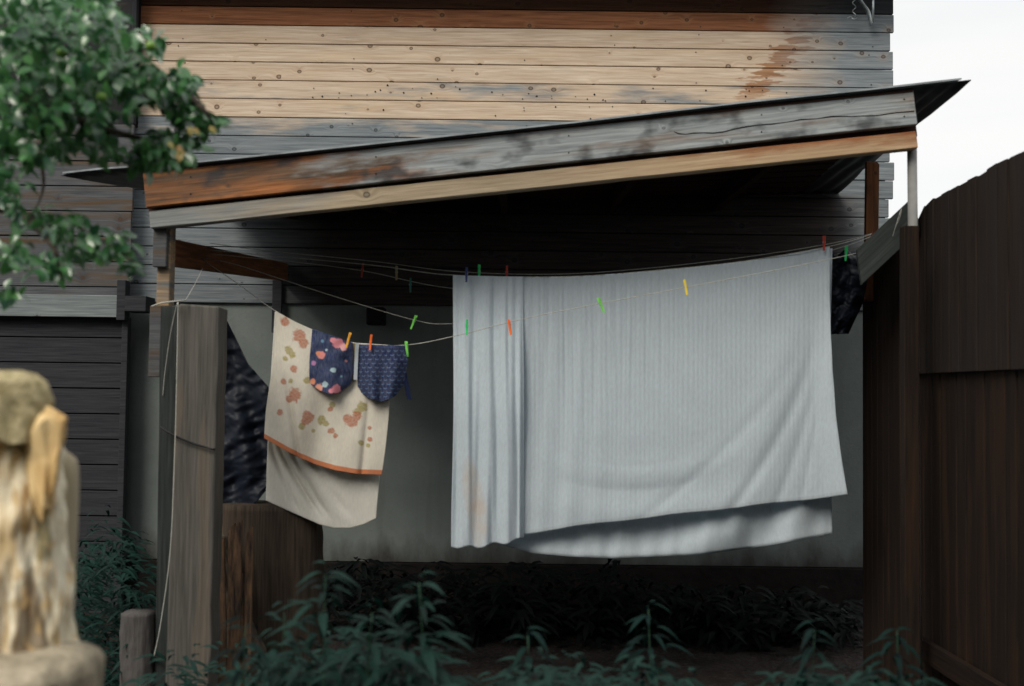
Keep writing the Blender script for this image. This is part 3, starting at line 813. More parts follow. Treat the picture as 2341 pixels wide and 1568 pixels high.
def bt_D(u, w, px, py):
    # swags falling from the upper left to the lower right
    q = (px - 610) - (py - 1010) * .62
    s = math.sin(q / 15.5) * .020 * sstep(.55, .8, w) * math.exp(-((u - .38) / .38) ** 2)
    s *= .5
    for (x0, x1, wd, am) in ((640, 735, 9, .030), (664, 752, 8, .024), (622, 690, 8, .018), (700, 800, 12, .016)):
        t = (py - 1020) / 165
        s += .8 * am * math.exp(-((px - (x0 + (x1 - x0) * max(0, t) ** 1.15)) / wd) ** 2) * sstep(-.2, .15, t) * (1 - sstep(.75, 1.05, t))
    return DT + .012 + .02 * w + s + fl(px, py * .5, .012) * .012
cloth('back_flap', bt_P, bt_D, M['towel'], 130, 160, towel, lambda u, w, px, py: tuple(x * (1 + .04 * fl(px, py, .04)) for x in (.73, .71, .64)), .006)

# navy flowered garment
def blobs_print(base, lst):
    def f(u, w, px, py):
        c = list(base)
        for (x, y, r, col) in lst:
            d = math.hypot(px - x, (py - y)) / (r * (1 + .3 * fl(px, py, .16)))
            m_ = 1 - sstep(.7, 1.05, d); c = [c[i] * (1 - m_) + col[i] * m_ for i in range(3)]
        return c
    return f
PK, OR, WHB = (.85, .30, .36), (.78, .28, .14), (.45, .62, .68)
pr1 = blobs_print((.022, .036, .11), [(773, 786, 13, PK), (762, 778, 8, PK), (784, 794, 9, (.9, .45, .45)), (736, 812, 10, (.85, .30, .27)), (728, 808, 6, OR), (718, 830, 6, (.45, .2, .4)), (762, 846, 7, WHB), (716, 872, 8, OR), (730, 886, 10, (.85, .38, .28)), (744, 878, 8, WHB), (768, 888, 11, PK), (757, 893, 6, PK), (712, 886, 5, PK), (738, 780, 4, (.1, .25, .4)), (790, 825, 4, (.5, .2, .2)), (747, 800, 3, WHB), (780, 860, 3, (.12, .3, .35))])
def g1P(u, w):
    py = interp([(0, 752), (1, 783)], u); xt = 714 + u * 91
    yb = interp([(0, 880), (.2, 893), (.5, 902), (.8, 896), (1, 876)], u)
    y = py + (yb - py) * w
    xl = interp([(752, 715), (830, 708), (870, 708), (900, 722)], y); xr = interp([(780, 805), (850, 806), (880, 800), (902, 786)], y)
    return (xl + (xr - xl) * u, y)
g1 = cloth('flowered_shorts', g1P, lambda u, w, px, py: DT - .10 + .035 * (2 * u - 1) ** 2 + .012 * math.sin(u * 9) * w + fl(px, py, .04) * .012, M['print'], 110, 130, None, pr1, .01)
tag(g1, 'small navy garment with pink flowers pegged over the towel', 'garment')
def pr2(u, w, px, py):
    c = [.012, .022, .085]
    # rows of little pale fish-scale marks
    row = math.floor(py / 9.5); fx = (px + (row % 2) * 7.0) / 14.0; ix = fx - math.floor(fx) - .5; iy = (py / 9.5 - row) - .4
    dd = abs(math.hypot(ix * 14, iy * 9.5 + 2.2) - 3.6)
    if iy > -.1 and dd < 1.0: c = [.09, .16, .32]
    if w < .05: c = [.03, .05, .15]
    return c
def g2P(u, w):
    xt = 822 + u * 101; yt = 787 + 3 * u
    yb = interp([(0, 884), (.08, 898), (.25, 911), (.5, 918), (.7, 915), (.88, 903), (1, 882)], u)
    y = yt + (yb - yt) * w
    xl = interp([(787, 822), (850, 816), (885, 818), (919, 826)], y); xr = interp([(790, 923), (826, 931), (870, 924), (919, 908)], y)
    return (xl + (xr - xl) * u, y)
g2 = cloth('patterned_shorts', g2P, lambda u, w, px, py: DT - .10 + .04 * (2 * u - 1) ** 2 + .016 * math.sin(u * 14 + .5) * (.3 + w), M['print'], 150, 150, None, pr2, .01)
tag(g2, 'small navy garment with tiny pale blue marks and a dangling strap', 'garment')
def ribbon(name, pts, wd, m, parent=None, col=None):
    P = smooth_path([at(*p) for p in pts], 6); v, f_ = [], []
    for i, p in enumerate(P): v += [p + Vector((-wd/2, 0, 0)), p + Vector((wd/2, .004, 0)), p + Vector((wd/2, .008, 0)), p + Vector((-wd/2, .004, 0))]
    for i in range(len(P) - 1):
        for k in range(4): f_.append((i*4+k, i*4+(k+1)%4, i*4+4+(k+1)%4, i*4+4+k))
    f_ += [(3,2,1,0), (len(v)-4, len(v)-3, len(v)-2, len(v)-1)]
    return mesh_obj(name, v, f_, m, parent, False)
navy = cloth_mat('navy_cotton', (.015, .022, .06)); olive = cloth_mat('olive_trim', (.33, .27, .13)); whitec = cloth_mat('white_trim', (.62, .68, .72))
g2.location = g2.location
ribbon('strap', [(920, 830, DT - .06), (925, 860, DT - .05), (931, 890, DT - .05), (936, 913, DT - .05)], .021, navy, g2)
ribbon('lining', [(816, 784, DT - .075), (814, 820, DT - .075), (812, 868, DT - .07)], .016, whitec, g2)
ribbon('lining', [(807, 784, DT - .06), (806, 820, DT - .06), (803, 868, DT - .055)], .018, olive, g1)

# clothes pegs
def peg_master(col):
    o = bpy.data.objects.new('clothes_peg', None); o.empty_display_size = .03; link(o)
    for s in (-1, 1):
        v = []
        prof = [(-.036, .002, .0045), (-.012, .0015, .005), (.0, .003, .005), (.012, .0045, .0048), (.037, .009, .0042)]
        for (z_, y_, h_) in prof:
            v += [(-h_, s * y_ - .0022, z_), (h_, s * y_ - .0022, z_), (h_, s * y_ + .0022, z_), (-h_, s * y_ + .0022, z_)]
        f_ = []
        for i in range(len(prof) - 1):
            for k in range(4): f_.append((i*4+k, i*4+(k+1)%4, i*4+4+(k+1)%4, i*4+4+k))
        f_ += [(3,2,1,0), (16, 17, 18, 19)]
        j = mesh_obj('jaw', v, f_, PEG[col], None); j.parent = o; bevel(j, .0008)
    v, f_ = tube_geo([(-.0062, 0, .004), (.0062, 0, .004)], .0042, 8)
    sp_ = mesh_obj('spring', v, f_, M['galv'], None, True); sp_.parent = o
    return o
PEGS = [('gold', 796, 778, 5.25, 15, 'amber peg holding the pink-flowered navy garment'), ('orange', 847, 783, 5.25, 5, 'orange peg holding the garment with tiny pale marks'),
 ('lime', 930, 798, 5.35, -8, 'lime green peg at the right end of the small navy garment'), ('lime', 945, 737, 5.58, 22, 'bright green tilted peg on the empty line right of the garments'),
 ('green', 1067, 748, 5.30, 0, 'green peg before the left side of the white sheet'), ('orange', 1165, 748, 5.30, -8, 'orange peg hanging before the white sheet'),
 ('lime', 1374, 698, 5.29, -24, 'light green tilted peg before the middle of the white sheet'), ('yellow', 1567, 657, 5.29, -10, 'yellow peg before the right half of the white sheet'),
 ('red', 1883, 556, 5.52, 0, 'dark red peg holding the upper right corner of the white sheet'), ('blue', 1066, 628, 5.50, 0, 'navy peg at the upper left corner of the white sheet'),
 ('green', 1095, 622, 5.62, 0, 'small green peg on top of the white sheet, between the navy and the red one'), ('red', 1158, 624, 5.62, 0, 'red peg on the top edge of the white sheet, left part'),
 ('teal', 938, 652, 5.8, 0, 'dark teal peg on the line left of the white sheet'), ('red', 828, 618, 5.8, 5, 'dull red peg on the line in the shade above the garments'),
 ('beige', 906, 624, 5.8, 0, 'beige peg on the line in the shade above the garments'), ('green', 1933, 580, 5.6, 4, 'small green peg right of the sheet beside the black bag')]
masters = {}
for (c_, px, py, d_, tilt, lab) in PEGS:
    if c_ not in masters: o = masters[c_] = peg_master(c_)
    else:
        src = masters[c_]; o = src.copy(); scene.collection.objects.link(o)
        for ch in src.children:
            c2 = ch.copy(); scene.collection.objects.link(c2); c2.parent = o
    o.location = at(px, py, d_); o.rotation_euler = (0, R(tilt), R(8 * ((px % 5) - 2)))
    tag(o, lab, 'clothes peg', 'clothes pegs on the lines')

# black bag hung at the right end of the lines
def bagP(u, w):
    y = 578 + w * 185
    xl = interp([(578, 1900), (640, 1880), (763, 1885)], y); xr = interp([(578, 1962), (620, 1985), (690, 1972), (763, 1938)], y)
    return (xl + (xr - xl) * u, y + 8 * math.sin(u * 9) * (1 - w))
bg = cloth('plastic_bag', bagP, lambda u, w, px, py: 5.72 + .09 * (2 * u - 1) ** 2 + .05 * fl(px, py * .7, .05) + .008 * fl(px, py, .15), M['tarp'], 50, 80, None, None, .004)
tag(bg, 'black crumpled plastic bag hanging right of the white sheet', 'bag')

# metal bracket at the top right of the wall
br = thing('metal_hook', at(1985, 20, DW - .1), 'curved galvanised bracket with a dangling wire at the top right of the siding', 'bracket')
arc = smooth_path([at(1955, -22, DW - .12), at(1972, 4, DW - .12), at(1986, 24, DW - .12), at(1994, 54, DW - .12)], 6)
v, f_ = [], []
for i, p in enumerate(arc):
    t = i / (len(arc) - 1); w_ = .006 + .02 * math.sin(t * math.pi) ** .7 * (1 - .3 * t)
    v += [p + Vector((-w_ / 2, 0, w_ / 2)), p + Vector((w_ / 2, .0, -w_ / 2)), p + Vector((w_ / 2, .05, -w_ / 2)), p + Vector((-w_ / 2, .05, w_ / 2))]
for i in range(len(arc) - 1):
    for k in range(4): f_.append((i*4+k, i*4+(k+1)%4, i*4+4+(k+1)%4, i*4+4+k))
f_ += [(3,2,1,0), (len(v)-4, len(v)-3, len(v)-2, len(v)-1)]
mesh_obj('curved_arm', v, f_, M['galv'], br, True)
tube('upright', [at(1995, -30, DW - .12), at(1995, 50, DW - .12)], .008, M['galv'], br, 8)
pts = [at(1952 + 4 * math.sin(i * 1.4), -8 + i * 4.3, DW - .1 + .02 * math.cos(i)) for i in range(13)]
tube('wire', smooth_path(pts, 3), .0035, M['galv'], br)
tube('wire', smooth_path([at(1936, 42, DW - .08), at(1944, 38, DW - .1), at(1950, 44, DW - .12), at(1958, 41, DW - .09)], 4), .004, M['galv'], br)

# ------------------------------------------------------------------ foliage
def leaf_mat(name, lo, hi, rough=.45, spec=.4, attr=None, tr=.22):
    n = NT(name, rough, spec)
    if attr: r = n.n('ShaderNodeAttribute', attribute_name=attr).outputs['Fac']
    else: r = n.n('ShaderNodeObjectInfo').outputs['Random']
    f = n.noise(n.coords('Geo'), 40, 2)
    c = n.mix(r, lo, hi)
    c = n.mix(n.ramp(f, [(.4, 0.0), (.7, .5)]), c, tuple(x * 1.5 for x in hi))
    n.color(c)
    n.b.inputs['Transmission Weight'].default_value = 0
    tb = n.n('ShaderNodeBsdfTranslucent'); n.t.links.new(c, tb.inputs[0])
    mxs = n.n('ShaderNodeMixShader'); mxs.inputs[0].default_value = tr
    out = n.t.nodes['Material Output']
    n.t.links.new(n.b.outputs[0], mxs.inputs[1]); n.t.links.new(tb.outputs[0], mxs.inputs[2]); n.t.links.new(mxs.outputs[0], out.inputs[0])
    return n.m
def leaf_shape(L, Wd, fold=.25, droop=.25, n=6):
    """leaf along +X from the stalk, folded along its rib; returns verts, faces"""
    v, f_ = [], []
    for i in range(n + 1):
        t = i / n; w_ = Wd / 2 * math.sin(math.pi * min(1, t * .96 + .02)) ** .8 * (1 - .25 * t)
        x = L * t; z_ = -droop * L * t * t
        v += [(x, -w_, z_ + fold * w_), (x, 0, z_), (x, w_, z_ + fold * w_)]
    for i in range(n):
        a = i * 3; f_ += [(a, a + 1, a + 4, a + 3), (a + 1, a + 2, a + 5, a + 4)]
    return v, f_
def leaf_me(name, L, Wd, m, **kw):
    v, f_ = leaf_shape(L, Wd, **kw); me = bpy.data.meshes.new(name); me.from_pydata(v, [], f_); me.update()
    for p in me.polygons: p.use_smooth = True
    me.materials.append(m); return me
def orient(direction, normal):
    x = Vector(direction).normalized(); z = Vector(normal); y = z.cross(x).normalized(); z = x.cross(y)
    return Matrix((x, y, z)).transposed().to_4x4()

M['bark'] = wood('apple_bark', (.03, .025, .02), (.10, .085, .07), knots=False, bump=.004)
tree = thing('apple_tree', (at(-420, 900, 3.4).x, 3.4, 0), 'apple tree with green leaves and unripe apples reaching in from the upper left', 'tree')
off = tree.location.copy()
base = tree.location
trk = [Vector((base.x, 3.4, -.05)), Vector((base.x - .03, 3.42, 1.0)), Vector((base.x + .06, 3.38, 1.9)), Vector((base.x + .02, 3.3, 2.7)), Vector((base.x + .15, 3.3, 3.4))]
tube('trunk', smooth_path(trk, 6), [.10 - .06 * i / 24 for i in range(25)], M['bark'], tree, 12)
TREE_D = 2.6
BR_ = [[(-420, 300), (-150, 190), (60, 120), (220, 130), (345, 110)], [(-400, 330), (-100, 220), (120, 230), (300, 210), (420, 215)], [(60, 225), (220, 290), (340, 320), (430, 345)],
       [(-420, 380), (-100, 330), (60, 330), (100, 420), (60, 520)], [(-400, 500), (-120, 470), (60, 490), (180, 520), (310, 600)], [(60, 495), (120, 560), (140, 640)],
       [(-400, 120), (-100, 20), (120, 30), (290, 10)], [(420, 215), (460, 245), (490, 285)], [(-420, 600), (-160, 590), (0, 600), (60, 620)]]
tw = random.Random(31)
for b in BR_:
    P = smooth_path([at(x, y, TREE_D + .25 * math.sin(i * 1.3 + len(b)) * .4) for i, (x, y) in enumerate(b)], 5)
    tube('branch', P, [max(.0022, .013 * (1 - i / len(P))) for i in range(len(P))], M['bark'], tree, 6)
BL_ = [(110, 70, 190, 100, 420, .6), (60, 200, 100, 110, 220, .5), (210, 210, 100, 75, 190, .5), (345, 92, 26, 40, 26, .15), (318, 175, 50, 60, 80, .25), (395, 195, 45, 42, 46, .2), (425, 250, 40, 30, 26, .15), (465, 285, 32, 18, 12, .1),
       (385, 335, 78, 38, 62, .2), (330, 355, 40, 30, 20, .15), (60, 320, 85, 50, 85, .4), (25, 420, 45, 60, 40, .35), (200, 330, 80, 35, 26, .25), (110, 500, 75, 28, 34, .25), (215, 555, 85, 34, 42, .25), (110, 600, 60, 36, 22, .25),
       (290, 605, 28, 14, 9, .1), (20, 560, 40, 50, 16, .3), (20, 670, 30, 24, 10, .3)]
G_LO, G_HI = (.010, .060, .036), (.070, .215, .060)
ml_obj = leaf_mat('apple_leaf', G_LO, G_HI, .28, 1.0)
ml_att = leaf_mat('apple_leaf_mass', G_LO, G_HI, .28, 1.0, 'rnd')
ml_or = leaf_mat('turning_leaf', (.34, .13, .05), (.24, .24, .07))
lm = [leaf_me('leaf', .034, .025, ml_obj), leaf_me('leaf', .038, .026, ml_obj, fold=.4, droop=.4), leaf_me('leaf', .029, .023, ml_obj, fold=.1, droop=.15)]
lmo = leaf_me('leaf', .021, .014, ml_or)
cand = []
lr = random.Random(77)
for (cx_, cy_, rx, ry, nn, dd) in BL_:
    for q in range(int(nn * 3.1)):
        while True:
            a_, b_ = lr.uniform(-1, 1), lr.uniform(-1, 1)
            if a_ * a_ + b_ * b_ < 1: break
        px, py = cx_ + a_ * rx, cy_ + b_ * ry
        if px < -60: continue
        # gaps, so the wall shows between clumps
        if mnoise.noise((px / 34, py / 34, 7.3)) + .5 * mnoise.noise((px / 15, py / 15, 2.3)) < -.16: continue
        p = at(px, py, TREE_D + lr.uniform(-dd, dd) * .55)
        dr = Vector((lr.gauss(.25, .7), lr.gauss(-.2, .6), lr.gauss(-.45, .5)))
        nr = Vector((lr.gauss(0, .45), lr.gauss(-.45, .4), lr.gauss(.8, .35)))
        if abs(dr.normalized().dot(nr.normalized())) > .9: nr = Vector((nr.y, nr.z, nr.x))
        cand.append((p, orient(dr, nr), lr.random(), px, py, lr.uniform(.75, 1.2)))
cand.sort(key=lambda c: c[0].y)
vis = [c for c in cand if c[3] > 0 and c[4] > 0][:285]
visid = set(id(c) for c in vis)
for c in vis:
    p, mt, r_, px, py, s = c
    o = bpy.data.objects.new('leaf', lr.choice(lm)); link(o, tree)
    o.matrix_basis = Matrix.Translation(p - off) @ mt @ Matrix.Scale(s, 4)
for (px, py) in [(428, 288), (436, 296), (382, 322), (404, 338), (420, 345), (412, 328), (396, 348), (470, 292)]:
    o = bpy.data.objects.new('leaf', lmo); link(o, tree); o['label'] = 'orange-yellow turning leaf'
    o.matrix_basis = Matrix.Translation(at(px + lr.uniform(-9, 9), py + lr.uniform(-7, 7), 2.42) - off) @ orient((lr.uniform(-.5, 1), -.2, -.6), (.1, -.9, .5))
V_, F_, A_t = [], [], []
shapes = [leaf_shape(.034, .025, n=3), leaf_shape(.038, .026, fold=.4, droop=.4, n=3)]
for c in cand:
    if id(c) in visid: continue
    p, mt, r_, px, py, s = c
    v, f_ = shapes[int(r_ * 97) % 2]; mm = Matrix.Translation(p) @ mt @ Matrix.Scale(s, 4); b0 = len(V_)
    for q in v: V_.append(mm @ Vector(q)); A_t.append(r_)
    F_ += [tuple(b0 + k for k in q) for q in f_]
o = mesh_obj('foliage', V_, F_, ml_att, tree, True); o['kind'] = 'stuff'
o.data.attributes.new('rnd', 'FLOAT', 'POINT').data.foreach_set('value', A_t)
n = NT('green_apple_skin', .3, .5); n.color(n.mix(n.noise(n.coords('Geo'), 25, 2), (.08, .22, .03), (.26, .42, .07))); M['apple'] = n.m
def apple(px, py, d_, r_=.019):
    bm = bmesh.new(); bmesh.ops.create_uvsphere(bm, u_segments=16, v_segments=10, radius=r_)
    for v in bm.verts:
        h = math.hypot(v.co.x, v.co.y) / r_
        v.co.z -= math.copysign((1 - h) ** 2 * r_ * .35, v.co.z)
    me = bpy.data.meshes.new('apple'); bm.to_mesh(me); bm.free(); me.materials.append(M['apple'])
    for p in me.polygons: p.use_smooth = True
    o = link(bpy.data.objects.new('apple', me), tree); o.location = at(px, py, d_) - off
for (px, py) in [(246, 76), (262, 70), (200, 130), (232, 222), (140, 120), (345, 105)]:
    apple(px, py, 2.38 + lr.uniform(0, .1), lr.uniform(.010, .012))

# weeds: stems with pairs of drooping narrow leaves
w_lo, w_hi = (.002, .011, .010), (.007, .038, .028)
mw = leaf_mat('weed_leaf', w_lo, w_hi, .6, .25); mwa = leaf_mat('weed_leaf_mass', w_lo, w_hi, .6, .25, 'rnd')
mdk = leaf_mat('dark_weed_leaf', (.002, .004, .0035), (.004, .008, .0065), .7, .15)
wl = [leaf_me('leaf', .080, .023, mw, fold=.3, droop=.7), leaf_me('leaf', .070, .021, mw, fold=.4, droop=.9), leaf_me('leaf', .050, .017, mw, fold=.4, droop=.5)]
wd_ = [leaf_me('leaf', .11, .034, mdk, fold=.3, droop=.7), leaf_me('leaf', .08, .03, mdk, fold=.3, droop=.4)]
mst = simple('weed_stem', (.03, .07, .045), .7, .2)
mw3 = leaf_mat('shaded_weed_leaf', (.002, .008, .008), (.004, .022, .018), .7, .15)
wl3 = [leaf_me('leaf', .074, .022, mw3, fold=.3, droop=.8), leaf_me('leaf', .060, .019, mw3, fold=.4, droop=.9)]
def weed(px, py, d_, label, meshes=wl, tiers=8, spread=1.0, group='green weeds in front of the canopy', seed=0):
    r_ = random.Random(seed); top = at(px, py, d_); h = max(.12, top.z)
    root = Vector((top.x + r_.uniform(-.04, .04), d_, 0))
    t_ = thing('weed_plant', root, label, 'plant', group)
    P = smooth_path([root, root.lerp(top, .5) + Vector((r_.uniform(-.02, .02), 0, 0)), top], 6)
    tube('stem', P, [.004 - .0025 * i / 12 for i in range(13)], mst, t_, 5)
    for k in range(tiers):
        tt = 1 - .95 * (k / tiers) * min(1, .38 / h)
        base_ = root.lerp(top, tt); a0 = k * 1.4 + r_.uniform(0, .6); sc = (.78 + .3 * min(1, k / 4)) * spread
        nl = 5 if k < 1 else 7
        side = .007 + .12 * min(1, k / 7)
        for q in range(nl):
            an = a0 + 2 * math.pi * q / nl + r_.uniform(-.3, .3)
            rad = r_.uniform(0, side) * spread
            o = bpy.data.objects.new('leaf', r_.choice(meshes)); link(o, t_)
            dr = Vector((math.cos(an), math.sin(an), r_.uniform(.0, .5)))
            pos = base_ + Vector((math.cos(an) * rad, math.sin(an) * rad, r_.uniform(-.03, .03)))
            o.matrix_basis = Matrix.Translation(pos - root) @ orient(dr, (r_.uniform(-.2, .2), r_.uniform(-.4, 0), 1)) @ Matrix.Scale(sc * r_.uniform(.8, 1.2), 4)
    return t_
weed(743, 1314, 2.6, 'tallest green weed with drooping leaves, below the flowered towel', tiers=11, seed=1)
weed(958, 1332, 2.6, 'tall green weed just left of the white sheet, right of the tallest weed', tiers=11, seed=2)
weed(650, 1400, 2.7, 'shorter green weed left of the tallest weed, before the brown trunk', tiers=8, seed=3)
weed(850, 1400, 2.5, 'green weed filling the gap between the two tall weeds', tiers=9, seed=4)
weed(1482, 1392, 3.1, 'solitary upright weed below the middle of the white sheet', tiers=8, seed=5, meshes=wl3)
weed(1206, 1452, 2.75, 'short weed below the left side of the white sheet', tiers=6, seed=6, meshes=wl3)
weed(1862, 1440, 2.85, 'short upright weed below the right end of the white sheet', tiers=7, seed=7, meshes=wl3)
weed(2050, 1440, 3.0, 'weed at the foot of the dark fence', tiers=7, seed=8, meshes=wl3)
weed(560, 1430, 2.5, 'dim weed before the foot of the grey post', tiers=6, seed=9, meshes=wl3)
# low ground cover: nobody could count it
V_, F_, A_t = [], [], []
gr = random.Random(55)
def cover(px, py, d_, s=1.0, n_=14):
    top = at(px, py, d_)
    for q in range(n_):
        an = gr.uniform(0, 6.28); rad = gr.uniform(0, .09); r_ = gr.random()
        pos = top + Vector((math.cos(an) * rad, math.sin(an) * rad, gr.uniform(-.16, 0)))
        v, f_ = leaf_shape(.085 * s * gr.uniform(.7, 1.3), .026 * s, .3, .7, 3)
        mm = Matrix.Translation(pos) @ orient((math.cos(an), math.sin(an), gr.uniform(0, .6)), (0, -.3, 1)); b0 = len(V_)
        for k in v: V_.append(mm @ Vector(k)); A_t.append(r_)
        F_.extend(tuple(b0 + k for k in q2) for q2 in f_)
for q in range(230):
    px = gr.choice([gr.uniform(600, 1040), gr.uniform(1130, 1560), gr.uniform(1760, 2120)])
    lim = interp([(560, 1480), (700, 1440), (1000, 1450), (1060, 1530), (1130, 1560), (1230, 1500), (1480, 1478), (1560, 1540), (1700, 1600), (1800, 1530), (1900, 1510), (2120, 1540)], px)
    cover(px, gr.uniform(lim, 1600), gr.uniform(2.5, 3.2), .65)
for q in range(150):
    px = gr.uniform(165, 350); lim = interp([(165, 1230), (230, 1150), (290, 1190), (350, 1350)], px)
    cover(px, gr.uniform(lim, 1600), gr.uniform(4.9, 6.4), .8, 12)
for q in range(24): cover(gr.uniform(340, 600), gr.uniform(1470, 1600), gr.uniform(3.3, 3.8), .7, 10)
o = mesh_obj('ground_cover', V_, F_, mwa, None, True); tag(o, 'dense green ground cover of small drooping leaves along the bottom', 'ground cover', kind='stuff')
o.data.attributes.new('rnd', 'FLOAT', 'POINT').data.foreach_set('value', A_t)
# dark weeds against the foot of the wall
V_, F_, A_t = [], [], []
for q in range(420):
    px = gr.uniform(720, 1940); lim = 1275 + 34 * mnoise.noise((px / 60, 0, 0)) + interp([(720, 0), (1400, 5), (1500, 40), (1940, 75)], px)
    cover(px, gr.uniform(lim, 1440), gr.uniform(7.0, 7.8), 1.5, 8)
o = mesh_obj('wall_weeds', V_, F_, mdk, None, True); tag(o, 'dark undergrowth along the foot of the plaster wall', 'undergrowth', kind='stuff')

# ------------------------------------------------------------------ unseen tall blocker added behind the camera to hold down low sky light
v, f_ = [], []
for i in range(61):
    x = -14 + i * .4
    for k, (y_, z_) in enumerate([(-5.5, 0), (-5.6, 2.9), (-6.0, 5.6), (-6.9, 6.2), (-7.8, 0)]):
        nn_ = mnoise.noise((x, k * 3, 0)) * .45
        v.append((x, y_ + nn_, max(0, z_ + (nn_ if z_ else 0))))
for i in range(60):
    for k in range(4): f_.append((i*5+k, i*5+k+1, i*5+k+6, i*5+k+5))
o = mesh_obj('sky_blocker', v, f_, simple('sky_blocker_green', (.02, .04, .02), .9, .1, .6, 9)); tag(o, kind='structure')

# ------------------------------------------------------------------ split log in the left foreground
DL = 1.95
log = thing('split_log', (at(60, 1500, DL).x, DL, at(60, 1540, DL).z), 'bright splintered log with a mossy top, standing close at the lower left', 'log')
n = NT('split_log_wood', .85, .15)
g = n.coords('Geo', (26, 26, 3.2)); f = n.noise(g, 1, 4, .6, 1.2)
g2_ = n.coords('Geo', (10, 10, 2.2)); f2 = n.noise(g2_, 1, 2, .5, .8); f3 = n.noise(n.coords('Geo'), 130, 4)
c = n.n('ShaderNodeAttribute', attribute_name='print').outputs['Color']
c = n.mix(n.ramp(f, [(.30, .55), (.46, 0.0)]), c, (.34, .24, .12)); c = n.mix(n.ramp(f3, [(.5, 0.0), (.8, .3)]), c, (.40, .32, .18))
n.color(c); n.bump(f, .01, .8); M['log'] = n.m
n = NT('cream_sapwood', .8, .2); f = n.noise(n.coords('Geo', (40, 40, 5)), 1, 4); n.color(n.mix(n.ramp(f, [(.3, 0.0), (.6, 1.0)]), (.72, .52, .26), (.97, .88, .66))); n.bump(f, .006, .8); M['cream'] = n.m
n = NT('mossy_bark', .95, .1); f = n.noise(n.coords('Geo'), 70, 5, .7); n.color(n.mix(n.ramp(f, [(.35, 0.0), (.65, 1.0)]), (.30, .255, .13), (.72, .62, .38))); n.bump(f, .012, 1); M['moss'] = n.m
n = NT('amber_wood', .8, .2); f = n.noise(n.coords('Geo', (12, 12, 4)), 2, 4); n.color(n.mix(n.ramp(f, [(.35, 0.0), (.65, 1.0)]), (.55, .35, .14), (.88, .66, .34))); n.bump(f, .01, .8); M['amber'] = n.m
n = NT('grey_old_wood', .9, .1); f = n.noise(n.coords('Geo', (60, 60, 4)), 1, 4); n.color(n.mix(f, (.26, .225, .15), (.58, .51, .37))); n.bump(f, .006, .8); M['oldgrey'] = n.m
n = NT('rough_stone', .95, .1); f = n.noise(n.coords('Geo'), 24, 6, .65); n.color(n.mix(n.ramp(f, [(.3, 0.0), (.7, 1.0)]), (.20, .175, .125), (.55, .48, .36))); n.bump(f, .015, 1); M['stone'] = n.m
def lump(name, prof, d_, m, depth, seed, amp, parent, nz=40, na=48, freq=14):
    verts, faces = [], []
    p0, p1 = prof[0][0], prof[-1][0]
    for j in range(nz + 1):
        py = p0 + (p1 - p0) * j / nz
        xl = interp([(q[0], q[1]) for q in prof], py); xr = interp([(q[0], q[2]) for q in prof], py)
        L_ = at(xl, py, d_); R_ = at(xr, py, d_); c_ = (L_ + R_) / 2; r_ = (R_.x - L_.x) / 2; dp = depth / 2 * min(1, math.sqrt(max(.05, j / nz * 6)))
        for k in range(na):
            a = 2 * math.pi * k / na; p = c_ + Vector((math.cos(a) * r_, math.sin(a) * dp, 0))
            nn_ = mnoise.noise((p.x * freq, p.y * freq + seed, p.z * freq * .5)) + .5 * mnoise.noise((p.x * freq * 3, p.y * freq * 3 + seed, p.z * freq))
            verts.append(p + Vector((math.cos(a), math.sin(a), 0)) * nn_ * amp)
    for j in range(nz):
        for k in range(na):
            k2 = (k + 1) % na; faces.append((j*na+k, (j+1)*na+k, (j+1)*na+k2, j*na+k2))
    faces.append(tuple(range(na)))
    return mesh_obj(name, verts, faces, m, parent, True)
def proj(P):
    v = ROT.transposed() @ (Vector(P) - CAM); return W / 2 + F * v.x / -v.z, H / 2 - F * v.y / -v.z
hw = lump('heartwood', [(900, -90, 84), (960, -110, 110), (1030, -115, 126), (1100, -120, 140), (1250, -120, 150), (1420, -120, 150), (1560, -120, 160)], DL, M['log'], .17, 2, .015, log, nz=150, na=260, freq=24)
CR, TN, BR2, OL = (.97, .90, .70), (.70, .49, .23), (.17, .10, .05), (.27, .23, .12)
def lerp3(a, b, t): return tuple(a[k] + (b[k] - a[k]) * t for k in range(3))
flat = []
for vv in hw.data.vertices:
    px, py = proj(vv.co + Vector(log.location))
    wx = px + 9 * mnoise.noise((px / 18, py / 60, 1)) + 5 * mnoise.noise((px / 7, py / 25, 4)); wy = py + 20 * mnoise.noise((px / 30, py / 30, 8))
    k = .5 + .5 * mnoise.noise((px / 10, py / 110, 2)) + .35 * mnoise.noise((px / 4, py / 50, 6))
    c = lerp3(CR, TN, sstep(.45, .85, k))
    c = lerp3(c, TN, .85 * math.exp(-(((wx - 8) / 26) ** 2 + ((wy - 1240) / 75) ** 2)))
    c = lerp3(c, TN, .8 * (1 - sstep(0, 14, abs(wx - 2) - 12)) * (1 - sstep(1000, 1060, wy)))
    # bark running down the middle, then a brown wedge that widens to the foot
    c = lerp3(c, OL, .9 * (1 - sstep(0, 9, abs(wx - (70 + (wy - 1000) * .13)) - 13)) * sstep(985, 1010, wy) * (1 - sstep(1265, 1295, wy)))
    wdg = max(0, (wy - 1275)) * .20
    c = lerp3(c, BR2, .95 * (1 - sstep(-4, 7, abs(wx - 70) - wdg)) * sstep(1278, 1300, wy) * (.7 + .3 * k))
    c = lerp3(c, BR2, .6 * (1 - sstep(0, 6, abs(wx + 2 - (wy - 1300) * .02) - 8)) * sstep(1290, 1330, wy))
    c = lerp3(c, TN, .6 * sstep(.2, .5, mnoise.noise((px / 25, py / 35, 11))))
    flat += [*c, 1]
hw.data.color_attributes.new('print', 'FLOAT_COLOR', 'POINT').data.foreach_set('color', flat)
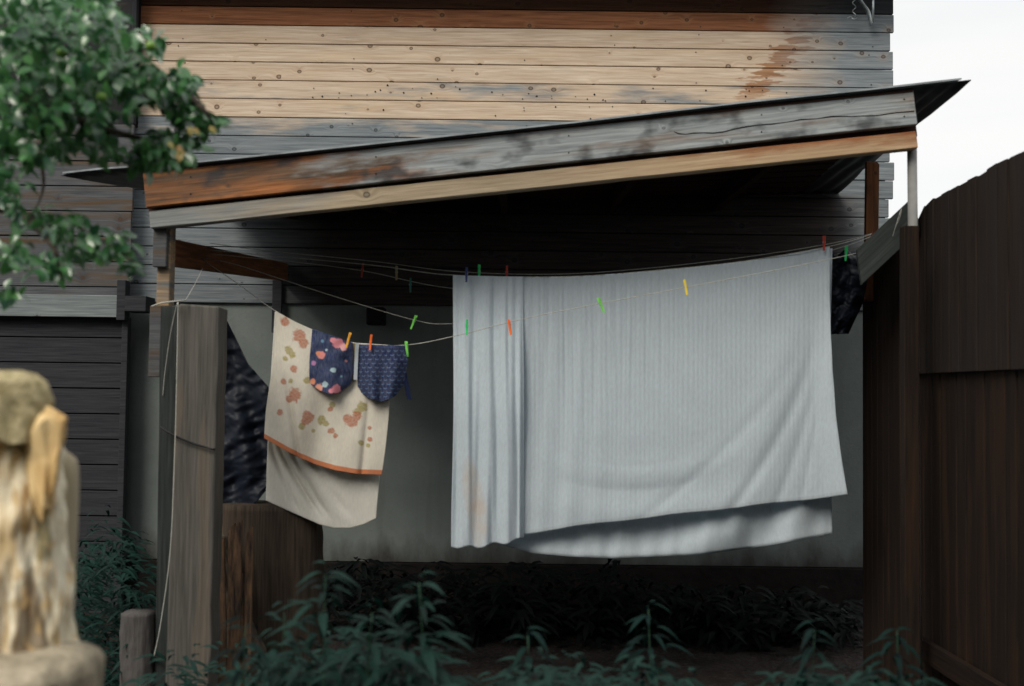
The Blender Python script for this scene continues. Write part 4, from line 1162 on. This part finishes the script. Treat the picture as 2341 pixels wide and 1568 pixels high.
lump('mossy_crown', [(846, -90, 48), (854, -110, 84), (872, -120, 104), (915, -120, 118), (950, -115, 112), (980, -60, 96), (1010, 20, 84)], DL - .07, M['moss'], .12, 5, .011, log, freq=26)
def block(name, outline, d_, thick, m, parent, inset=.86, seed=1):
    r_ = random.Random(seed); n_ = len(outline); cx = sum(p[0] for p in outline) / n_; cy = sum(p[1] for p in outline) / n_
    v = [at(x, y, d_ + thick) for (x, y) in outline]
    v += [at(x + r_.uniform(-2, 2), y + r_.uniform(-2, 2), d_ + r_.uniform(.2, .5) * thick) for (x, y) in outline]
    v += [at(cx + (x - cx) * inset * r_.uniform(.75, 1), cy + (y - cy) * inset * r_.uniform(.75, 1), d_ + r_.uniform(-.3, .15) * thick) for (x, y) in outline]
    v.append(at(cx, cy, d_ - .1 * thick)); f_ = []
    for L_ in (0, n_):
        for k in range(n_): f_.append((L_ + k, L_ + (k + 1) % n_, L_ + n_ + (k + 1) % n_, L_ + n_ + k))
    for k in range(n_): f_.append((2 * n_ + k, 2 * n_ + (k + 1) % n_, 3 * n_))
    f_.append(tuple(range(n_ - 1, -1, -1)))
    return bevel(mesh_obj(name, v, f_, m, parent), .003, 2)
block('amber_chunk', [(84, 932), (112, 927), (154, 953), (151, 1000), (138, 1040), (133, 1095), (116, 1170), (96, 1198), (72, 1140), (60, 1060), (58, 975)], DL - .10, .05, M['amber'], log)
n = NT('brown_split_wood', .9, .1); f = n.noise(n.coords('Geo', (50, 50, 4)), 1, 4); n.color(n.mix(n.ramp(f, [(.3, 0.0), (.7, 1.0)]), (.14, .08, .035), (.45, .30, .15))); n.bump(f, .006, .8); M['hollow'] = n.m
lump('outer_slab', [(1020, 110, 140), (1045, 105, 172), (1065, 100, 178), (1200, 100, 176), (1380, 95, 168), (1500, 90, 160), (1560, 90, 160)], DL + .09, M['oldgrey'], .06, 17, .003, log)
stn = lump('stone', [(1470, 10, 130), (1480, -60, 180), (1500, -100, 204), (1530, -120, 212), (1600, -130, 205), (1800, -130, 200)], DL - .02, M['stone'], .34, 19, .012, None, freq=16)
tag(stn, 'rough grey stone block under the bright split log, bottom left corner', 'stone')
for v in stn.data.vertices:
    pass
mtz = at(60, 1800, DL).z
box('stone_footing', (at(-130, 1500, DL).x, DL - .17, -.05), (at(190, 1500, DL).x, DL + .13, mtz + .05), M['stone'], stn, bev=.02)
